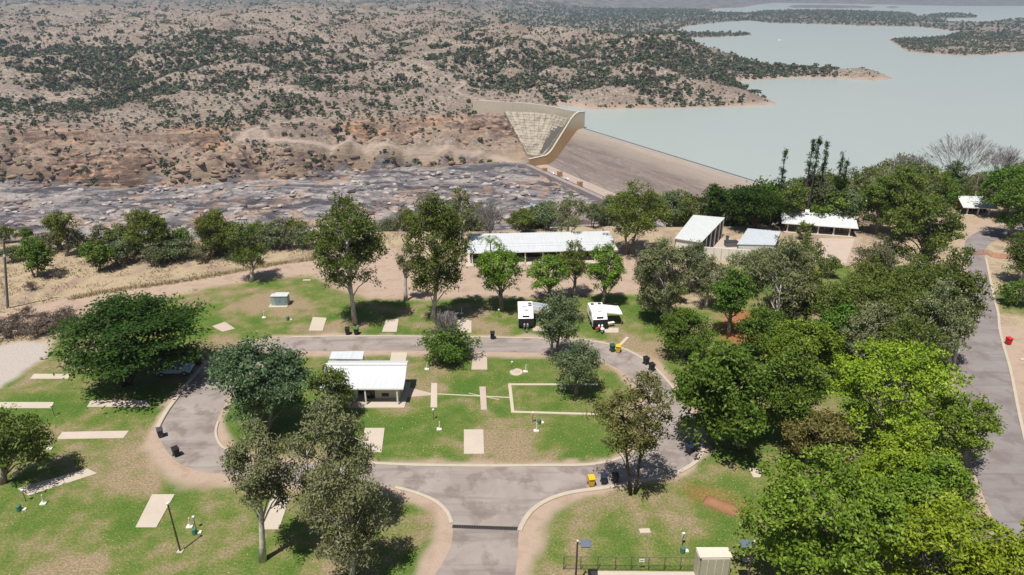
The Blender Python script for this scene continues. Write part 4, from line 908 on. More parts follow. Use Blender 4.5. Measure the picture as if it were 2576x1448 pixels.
for (px, py, c, rz, lab) in [(875,842,'k',0.1,'black wheelie bin, left of the pair by the tall gum'),(897,842,'g',-0.1,'black wheelie bin with green lid, right of the pair by the tall gum'),(1239,853,'k',0.05,'lone black wheelie bin at the kerb right of the twiggy bush'),
    (1540,885,'G',0.2,'dark green wheelie bin next to the yellow one on the far bend'),(1555,887,'y',-0.3,'yellow wheelie bin on the far bend near the right caravan'),(1625,917,'k',0.5,'black wheelie bin, farther of two at the bend kerb'),(1639,933,'k',0.4,'black wheelie bin, nearer of two at the bend kerb'),
    (500,919,'k',0.1,'black wheelie bin at the edge of the spreading tree shade'),(406,1100,'s',0.5,'slate grey wheelie bin at the end of the raised concrete edge'),(445,1148,'k',0.8,'lone black wheelie bin standing on the left bend'),
    (1733,1141,'n',0.6,'dark navy wheelie bin, left of the pair on the right bend'),(1746,1134,'s',0.5,'slate wheelie bin, right of the pair on the right bend'),(1487,1222,'y',0.15,'yellow wheelie bin left of two dark ones near the entry'),(1518,1217,'n',0.0,'navy wheelie bin just right of the near yellow one'),(1547,1215,'k',0.1,'black wheelie bin in the shade next to the kerb tree trunk'),
    (2535,867,'r',0.2,'red bin standing alone on the right-hand verge')]:
    if c == 'r' : BINS['r'] = ((0.50,0.02,0.025),(0.55,0.03,0.03))
    if c not in PROTO: t = PROTO[c] = make_bin(*BINS[c])
    else: t = copy_tree(PROTO[c])
    p = P(px, py); on_road = 0.02 if py < 1225 and px < 2000 and lab.find('verge') < 0 else 0.0
    t.location = (p.x, p.y, on_road); t.rotation_euler = (0,0,rz); t.scale = (1.12,1.12,1.08); tag(t, lab, 'bin', 'wheelie bins around the roads')

pale = wear_mat('service_white', (0.70,0.68,0.60), 0.7); gpit = wear_mat('service_green', (0.06,0.16,0.10), 0.6)
def service(px, py, kind, label):
    t = thing('service_post', label, 'post', P(px, py), 0.1, 'water and power posts on the lawns')
    if kind == 'tap':
        MB().box((0,0,0.07), (0.62,0.5,0.18)).build('base_block', pale, t, 0.03); MB().tube([(0.02,0,0.15),(0.08,0.02,1.15)], [0.075,0.06], 8).build('riser_pipe', pale, t); MB().tube([(0.08,0.02,1.0),(0.08,-0.16,1.0)], 0.03, 6).build('tap', steel, t)
    elif kind == 'power':
        MB().tube([(0,0,0),(0,0,1.25)], 0.035, 6).build('stake', fen_m, t); MB().box((0,0,1.4), (0.26,0.22,0.36)).build('outlet_box', pale, t, 0.03); MB().box((0,-0.12,1.4), (0.16,0.03,0.2)).build('cover', steel, t)
    elif kind == 'pit':
        MB().tube([(0,0,0),(0,0,0.62),(0,0,0.7)], [0.26,0.24,0.14], 10).build('pillar', gpit, t); MB().box((0.3,0.1,0.06), (0.6,0.35,0.12)).build('base_block', pale, t)
    elif kind == 'sewer':
        MB().tube([(0,0,0.0),(0,0,0.10)], [0.95,0.9], 14).build('surround', path_m, t); MB().tube([(0,0,0.10),(0,0,0.13)], [0.55,0.52], 14).build('cover', slab_m2, t)
    return t
for a in [(1074,930,'tap','white tap post behind the dark round bush, left one'),(1096,926,'power','slim power post beside the dark round bush'),(1288,934,'power','power post standing in the pale round surround'),(1299,937,'sewer','pale round concrete surround with a cover on the upper island'),(1322,936,'tap','leaning white pipe at the right of the pale round surround'),
    (1091,1056,'power','power post at the near end of the first paved strip'),(1105,1081,'tap','white tap stub below the first paved strip'),(1340,1064,'power','power post just below the rectangle edging'),(1349,1085,'tap','white tap stub below the rectangle edging'),(1356,1066,'pit','green service pillar by the rectangle edging'),
    (478,1326,'tap','white tap post right of the foreground light pole'),(493,1330,'power','power post right of the foreground light pole'),(491,1343,'pit','green service pillar right of the foreground light pole'),(66,1262,'power','power post at the lower end of the slanting pad'),(50,1285,'pit','green service pillar at the lower left'),(110,1268,'tap','leaning white tap by the slanting pad'),
    (126,1130,'tap','white tap post left of the bend pad'),(137,1046,'power','power post by the pad at the left edge'),(665,800,'tap','white tap post left below the electrical kiosk'),(725,806,'pit','green service pillar below the electrical kiosk'),(1717,1390,'pit','green service pillar near the hut'),(1716,1372,'power','power post near the hut'),(1255,800,'power','power post under the shade tree left of the caravans'),(1161,790,'tap','white stub between the tall gum and the shade tree')]:
    service(*a)
for (px, py, sx, sy, lab) in ((1622,1337,1.1,0.6,'small white concrete cover on the lower right lawn'),(1880,1410,0.9,0.5,'pale concrete cover below the right lamp head'),(772,706,1.4,0.5,'pale strip of concrete by the dirt road'),(1569,860,0.5,3.2,'narrow pale plank lying behind the yellow bin')):
    p = P(px, py); o = MB().box((p.x, p.y, 0.04), (sx, sy, 0.12), -0.55 if sy > 2 else 0.05).build('concrete_cover', path_m, None, 0.01); tag(o, lab, 'cover')
pl = thing('light_pole', 'thin brown light pole with a concrete footing on the left lawn', 'pole', P(454,1388))
zt = height_at(P(454,1388).y, 1268); MB().tube([(0,0,0),(-0.06,0,zt)], [0.09,0.07], 8).build('pole', wear_mat('pole_brown', (0.10,0.065,0.05), 0.6), pl); MB().box((0,0,0.04), (0.55,0.5,0.12)).build('footing', path_m, pl); MB().box((-0.06,0,zt+0.05), (0.24,0.24,0.12)).build('cap', pale, pl)
pp = thing('power_pole', 'tall grey timber power pole at the left edge of the dry grass', 'pole', P(20,776))
zt = height_at(P(20,776).y, 600); xl = (9-1288)/F*(P(20,776).y*CP-(zt-CAM_H)*SP) - P(20,776).x; MB().tube([(0,0,0),(xl,0,zt)], [0.22,0.15], 10).build('pole', wear_mat('pole_timber', (0.16,0.15,0.145), 0.9), pp); MB().box((xl*0.8,-0.2,zt-3.0), (0.25,0.25,0.3)).build('meter_box', pale, pp); MB().box((xl,0,zt-0.4), (1.6,0.12,0.12)).build('crossarm', wear_mat('crossarm', (0.15,0.12,0.1), 0.9), pp)
for x in (-0.7, 0.7): MB().tube([(xl+x,0,zt-0.34),(xl+x,0,zt-0.12)], 0.05, 6).build('insulator', trim_m, pp)
for (px, lab) in ((2081,'white globe lamp on a post behind the low house, left one'),(2118,'white globe lamp on a post behind the low house, right one')):
    y = P(2090,575).y + 3; z = height_at(y, 524); x = (px-1288)/F*(y*CP-(z-CAM_H)*SP); t = thing('globe_lamp', lab, 'lamp', (x, y+6, 0), 0, 'globe lamps behind the house')
    z = height_at(y+6, 524); MB().tube([(0,0,0),(0,0,z-0.3)], 0.06, 6).build('pole', trim_m, t)
    bm = bmesh.new(); bmesh.ops.create_uvsphere(bm, u_segments=10, v_segments=6, radius=0.38); bmesh.ops.translate(bm, verts=bm.verts, vec=(0,0,z)); me = bpy.data.meshes.new('globe'); bm.to_mesh(me); bm.free(); obj('globe', me, trim_m, t)
# orange safety mesh across the right-hand road
om = wear_mat('safety_orange', (0.65,0.16,0.08), 0.7)
def barrier(pts, label):
    pts = poly0(pts); t = thing('safety_barrier', label, 'barrier', pts[0], 0, 'orange safety mesh')
    for i, p in enumerate(pts):
        q = p - t.location; MB().tube([(q.x,q.y,0),(q.x,q.y,1.05)], 0.03, 5).build('stake', steel, t)
        if i:
            r = pts[i-1] - t.location
            for z in (0.25,0.5,0.75,1.0): MB().extrude([(0,-0.05),(0.01,-0.05),(0.01,0.05),(0,0.05)], r+UP*z, (0.7,0.7,0), UP, q-r).build('mesh_band', om, t)
barrier([(2432,645),(2448,644),(2462,643),(2478,642)], 'orange safety mesh strung across the right-hand road')
barrier([(2480,640),(2495,648),(2515,652),(2538,652)], 'orange safety mesh curving along the right verge')
t = thing('park_sign', 'pale green sign board on a post beside the right-hand road', 'sign', P(2526,745)); MB().tube([(0,0,0),(0,0,2.0)], 0.05, 6).build('post', steel, t); MB().box((0,-0.03,2.1), (1.7,0.05,0.5)).build('board', wear_mat('sign_green', (0.36,0.55,0.42), 0.6), t)
p = P(2590,905); o = MB().box((p.x, p.y, 0.06), (3.0,0.5,0.16), 0.1).build('parking_block', path_m, None, 0.03); tag(o, 'pale parking block at the right edge of the verge', 'block')
# low earth mound
mp = [P(1770,1258), P(1800,1268), P(1830,1280), P(1862,1294)]
mb = MB(); N = 14; ring = []; rm = random.Random(3)
for i in range(N):
    f = i/(N-1); c = mp[0].lerp(mp[-1], f); hh = 0.55*min(1, 6*f+0.15)*min(1, 6*(1-f)+0.3)
    d = (mp[-1]-mp[0]).normalized(); n = Vector((-d.y, d.x, 0))
    ring.append([c + n*0.75*math.cos(math.pi*k/8)*(1+rm.uniform(-.06,.06)) + UP*(hh*math.sin(math.pi*k/8)*(1+rm.uniform(-.1,.1))-0.02) for k in range(9)])
vs = [v for r in ring for v in r]; fs = [(i*9+k, i*9+k+1, (i+1)*9+k+1, (i+1)*9+k) for i in range(N-1) for k in range(8)]
mb.add(vs, fs + [tuple(range(9)), tuple((N-1)*9+k for k in range(9))]); o = mb.build('earth_mound', wear_mat('mound_earth', (0.27,0.14,0.075), 0.95, 0.7, 1.5, 0.6, bump=0.05, obj_=False), None, 0, True); tag(o, 'low reddish-brown earth mound on the lower right lawn', 'mound')

# ================================================================== TREES
def leaf_mat(name, c0, c1, c2, tr=0.3):
    t = NT(name); a = t.attr('tint'); oi = t.n('ShaderNodeObjectInfo')
    c = t.ramp(a.outputs['Fac'], [(0.0, c0), (0.6, c1), (1.0, c2)])
    hs = t.n('ShaderNodeHueSaturation'); t.l(c, hs.inputs['Color'])
    t.l(t.math('ADD', t.math('MULTIPLY', oi.outputs['Random'], 0.03), 0.485), hs.inputs['Hue']); t.l(t.math('ADD', t.math('MULTIPLY', oi.outputs['Random'], 0.2), 0.9), hs.inputs['Value'])
    d = t.n('ShaderNodeBsdfPrincipled'); d.inputs['Roughness'].default_value = 0.6; d.inputs['Specular IOR Level'].default_value = 0.14
    r = t.n('ShaderNodeBsdfTranslucent'); t.l(hs.outputs[0], d.inputs['Base Color']); t.l(t.mix(0.5, hs.outputs[0], (0.16,0.20,0.03)), r.inputs['Color'])
    m = t.n('ShaderNodeMixShader'); m.inputs[0].default_value = tr; t.l(d.outputs[0], m.inputs[1]); t.l(r.outputs[0], m.inputs[2]); t.l(m.outputs[0], t.out.inputs[0]); return t.m
LM = {
 'gum':    leaf_mat('gum_leaf', (0.13,0.15,0.065), (0.215,0.235,0.105), (0.34,0.335,0.21)),
 'gumdark':leaf_mat('dark_gum_leaf', (0.065,0.10,0.018), (0.12,0.168,0.032), (0.22,0.24,0.085)),
 'dense':  leaf_mat('dense_leaf', (0.02,0.046,0.007), (0.036,0.078,0.011), (0.07,0.12,0.02)),
 'green':  leaf_mat('green_leaf', (0.055,0.11,0.013), (0.105,0.185,0.024), (0.20,0.28,0.06)),
 'bright': leaf_mat('bright_leaf', (0.09,0.155,0.014), (0.175,0.27,0.028), (0.29,0.38,0.08)),
 'lime':   leaf_mat('lime_leaf', (0.15,0.235,0.014), (0.26,0.37,0.026), (0.38,0.48,0.08)),
 'grey':   leaf_mat('greygreen_leaf', (0.08,0.115,0.05), (0.15,0.195,0.09), (0.26,0.29,0.175)),
 'teal':   leaf_mat('bluegreen_leaf', (0.05,0.10,0.045), (0.10,0.18,0.085), (0.22,0.31,0.18)),
 'olive':  leaf_mat('olive_leaf', (0.075,0.108,0.018), (0.145,0.185,0.034), (0.25,0.265,0.085)),
 'brown':  leaf_mat('browning_leaf', (0.11,0.095,0.03), (0.19,0.16,0.05), (0.30,0.24,0.10)),
 'thin':   leaf_mat('thin_olive_leaf', (0.10,0.118,0.03), (0.175,0.18,0.055), (0.29,0.245,0.11)),
 'dead':   leaf_mat('dead_shrub_leaf', (0.10,0.065,0.055), (0.17,0.12,0.105), (0.25,0.19,0.165)),
 'scrub':  leaf_mat('scrub_leaf', (0.10,0.115,0.055), (0.17,0.18,0.09), (0.26,0.245,0.145)),
}
def bark_mat(name, c0, c1):
    t = NT(name); v = t.pos((1,1,0.4), obj=True); n = t.noise(2.2, v, 5, 0.6, 0.6)
    t.surf(t.ramp(n, [(0.38, c1), (0.58, c0)]), 0.9, t.bump(n, 0.5, 0.05), 0, 0.2); return t.m
BM = {'pale': bark_mat('pale_gum_bark', (0.58,0.53,0.47), (0.33,0.29,0.25)), 'grey': bark_mat('grey_bark', (0.27,0.235,0.20), (0.14,0.115,0.095)), 'dark': bark_mat('dark_bark', (0.10,0.075,0.058), (0.05,0.04,0.032)), 'twig': bark_mat('silver_twig_bark', (0.25,0.225,0.225), (0.17,0.15,0.15))}
# type: leaf material, bark, leaf length, leaf width, cover, clump radius, droop, lobes, lobe scale
TYPES = {
 'gum':     ('gum','pale',0.38,0.13,1.75,0.62,0.6,26,0.31), 'gumdark': ('gumdark','pale',0.38,0.15,2.5,0.72,0.45,30,0.35),
 'sparse':  ('thin','dark',0.38,0.15,1.3,0.60,0.4,26,0.29), 'dense': ('dense','dark',0.40,0.20,4.0,0.80,0.1,40,0.32),
 'green':   ('green','grey',0.40,0.20,3.2,0.75,0.1,28,0.37), 'bright': ('bright','grey',0.32,0.17,2.7,0.55,0.0,44,0.27),
 'lime':    ('lime','grey',0.32,0.17,2.3,0.50,0.0,50,0.25), 'grey': ('grey','grey',0.38,0.15,2.3,0.7,0.2,24,0.38),
 'teal':    ('teal','grey',0.36,0.16,3.6,0.7,0.15,44,0.33), 'olive': ('olive','grey',0.38,0.16,2.1,0.68,0.3,32,0.32),
 'brown':   ('brown','grey',0.40,0.17,2.6,0.7,0.2,26,0.36), 'scrub': ('scrub','twig',0.40,0.14,1.5,0.7,0.1,18,0.40), 'dead': ('dead','twig',0.36,0.10,1.3,0.7,0.1,18,0.42),
}
def unit(a): return a/np.maximum(np.linalg.norm(a, axis=1, keepdims=True), 1e-9)
def leaves_mesh(rng, C, out, L, W, droop, up, tint):
    n = len(C)
    nrm = unit(0.55*out + 0.9*rng.normal(size=(n,3)) + np.array([0,0,up]))
    d = unit(rng.normal(size=(n,3)) + np.array([0,0,-2.2*droop])); d = unit(d - nrm*np.sum(d*nrm, 1, keepdims=True))
    b = np.cross(nrm, d); l = (L*rng.uniform(0.7,1.25,(n,1)))/2; w_ = (W*rng.uniform(0.75,1.2,(n,1)))/2
    V = np.stack([C-d*l, C+b*w_, C+d*l, C-b*w_], 1).reshape(-1,3); Q = np.arange(4*n).reshape(-1,4)
    return mesh_np('crown', V, Q, 4, False, [('tint','FLOAT','POINT', np.repeat(tint,4))])
def gen_tree(rng, typ, H, rx, zmin, cx=0.0, cy=0.0, stems=1, dist=90.0, ry=None, flat=1.0, cover=1.0, trunk_r=None, top_heavy=0.0, cap=12000, plate=False, twigs=4):
    lm, bk, L, W, cov, cr, droop, K, ls = TYPES[typ]
    ry = ry or rx*0.95; sc = max(1.0, dist/115.0); L *= sc; W *= sc
    cz, rz = (zmin+H)/2, (H-zmin)/2; R = np.array([rx, ry, rz]); C0 = np.array([cx, cy, cz])
    d = unit(rng.normal(size=(K,3))); d[:,2] = d[:,2] + top_heavy; d = unit(d); rad = rng.uniform(0.25,1.0,(K,1))**0.5
    lob = d*rad*(1-ls*0.85); lob[0] = (0,0,1-ls*0.9); lob[1] = (0.72-ls*0.2,0,-0.05); lob[2] = (-0.72+ls*0.2,0,0.05); lob[3] = (0.1,-0.6,-0.2); lob[4] = (-0.35,-0.2,0.45); lob[5] = (0.4,-0.1,0.4); lob[6] = (0.38,0.1,-0.66); lob[7] = (-0.40,-0.15,-0.62)
    lr = ls*rng.uniform(0.7,1.25,(K,1)); LC = C0 + lob*R; LR = lr*np.array([rx, ry, rz*0.9 if flat == 1 else rz*flat])
    area = math.pi*rx*rz; want = cov*cover*2.6*area/(L*W*0.5)/1.6; nl = int(min(cap, max(500, want))); g = min(1.3, max(1.0, math.sqrt(want/cap))); L *= g; W *= g
    per = 26; nc = max(20, nl//per); wgt = (lr[:,0]**2); wgt = wgt/wgt.sum()
    li = rng.choice(K, nc, p=wgt); dd = unit(rng.normal(size=(nc,3))); dd[:,2] = np.where(dd[:,2] < -0.35, -dd[:,2], dd[:,2])
    CC = LC[li] + dd*LR[li]*rng.uniform(0.45,1.02,(nc,1)); CC[:,2] = np.maximum(CC[:,2], max(0.25, zmin*0.92))
    ci = np.repeat(np.arange(nc), per); crs = cr*(0.7+0.06*rx)*min(1.0, 0.35+rx/5)
    LP = CC[ci] + rng.normal(size=(nc*per,3))*crs*(np.array([0.72,0.72,0.10]) if plate else np.array([0.5,0.5,0.36])); LP[:,2] = np.maximum(LP[:,2], 0.12)
    out = unit((LP-C0)/R)
    tint = np.clip(0.45 + 0.16*rng.normal(size=nc)[ci] + 0.2*rng.normal(size=nc*per), 0, 1)
    crown = leaves_mesh(rng, LP, out, L, W, droop, 2.0 if plate else (0.45 if droop < 0.3 else 0.1), tint)
    # trunk, limbs, twigs
    mb = MB(); r0 = trunk_r or (0.10+0.020*H); tops = []
    for s in range(stems):
        a = 2*math.pi*s/max(1,stems)+rng.uniform(0,1); off = 0.0 if stems == 1 else 0.25
        b0 = Vector((math.cos(a)*off, math.sin(a)*off, -0.05)); sp = 0 if stems == 1 else rx*0.35
        tp = Vector((cx*0.8+math.cos(a)*sp, cy*0.8+math.sin(a)*sp, zmin+(H-zmin)*rng.uniform(0.55,0.75)))
        pts = []; w1, w2 = rng.normal(0,0.02*H,2)
        for k in range(7):
            f = k/6; p = b0.lerp(tp, f); p.x += w1*math.sin(f*3.1); p.y += w2*math.sin(f*2.6+0.4*f); pts.append(p)
        r_ = r0*(1 if stems == 1 else 0.62); mb.tube(pts, [r_*1.35, r_*1.0, r_*0.88, r_*0.75, r_*0.6, r_*0.42, r_*0.2], 8); tops.append((pts, r_))
    for k in range(K):
        pts, r_ = tops[k % len(tops)]; lc = Vector(LC[k])
        zs = min(max(lc.z-0.55*math.hypot(lc.x,lc.y)-rng.uniform(0,0.15)*H, 0.25*zmin+0.3), pts[-1].z)
        f = min(0.98, max(0.12, zs/max(pts[-1].z,0.1)))*6; i = min(int(f),5); st = pts[i].lerp(pts[i+1], f-i)
        mid = st.lerp(lc, 0.5) + Vector((rng.normal(0,0.15), rng.normal(0,0.15), 0.12*(lc-st).length))
        rr = r_*(0.42 if k > 5 else 0.5)*(1-f/6*0.45); mb.tube([st, mid, lc], [rr, rr*0.65, rr*0.22], 5, False)
        sel = np.where(li == k)[0][:twigs]
        for j in sel:
            e = Vector(CC[j]); m2 = lc.lerp(e,0.5)+Vector((0,0,0.1)); m0 = mid.lerp(lc, rng.uniform(0.3,1.0)); mb.tube([m0, m2, e], [max(0.04,rr*0.4), max(0.032,rr*0.25), 0.018], 3, False)
    return mb, crown, lm, bk
def gen_bare(rng, H, rx, zmin, n=16):
    mb = MB(); r0 = 0.2; fork = max(0.8, zmin); mb.tube([(0,0,-0.05),(0.05,0,fork*0.6),(0,0,fork)], [r0*1.2,r0,r0*0.9], 8)
    def grow(p, d, l, r, lev):
        q = p + d*l; mb.tube([p, p.lerp(q,0.5)+Vector(rng.normal(0,0.03*l,3)), q], [r, r*0.8, r*0.6], 5 if lev < 1 else 3, False)
        if lev >= 5: return
        for k in range(2 if lev != 1 else 3):
            nd = d + Vector(rng.normal(0,0.24,3)) + Vector((d.x*0.12, d.y*0.12, 0.05)); nd.z = max(nd.z, 0.15); nd.normalize()
            grow(q, nd, l*rng.uniform(0.66,0.86), max(0.03, r*0.62), lev+1)
    for k in range(n):
        a = 2*math.pi*k/n+rng.uniform(-.3,.3); sp = rx/max(H-zmin,1)*rng.uniform(0.3,1.05); d = Vector((math.cos(a)*sp, math.sin(a)*sp, 1)).normalized()
        grow(Vector((0,0,fork*rng.uniform(0.7,1.0))), d, (H-fork)*0.27, r0*0.42, 0)
    return mb
NTREE = [0]
def tree(name, label, typ, bx, by, ytop, xl, xr, ybot, group=None, base=None, **kw):
    NTREE[0] += 1; rng = np.random.default_rng(1000+NTREE[0]*7)
    B = base if base is not None else P(bx, by); z0 = B.z
    H = height_at(B.y, ytop) - z0; zmin = max(0.15, height_at(B.y, ybot) - z0); zmin = min(zmin, H*0.8)
    zc = B.y*CP - (z0+(H+zmin)/2-CAM_H)*SP; rx = (xr-xl)/2/F*zc; cx = ((xl+xr)/2-1288)/F*zc - B.x
    root = thing(name, label, 'tree', B, 0, group)
    if typ == 'bare':
        mb = gen_bare(rng, H, rx, zmin); mb.build('trunk', BM['twig'], root); return root
    mb, crown, lm, bk = gen_tree(rng, typ, H, rx*1.04, zmin, cx, 0.0, dist=zc, **kw)
    mb.build('trunk', BM[bk], root, 0, True); obj('crown', crown, LM[lm], root); return root
G1, G2, G3, G4 = 'foreground gums', 'shade trees by the far pads', 'trees massed on the right of the camp', 'scrub along the plateau edge'
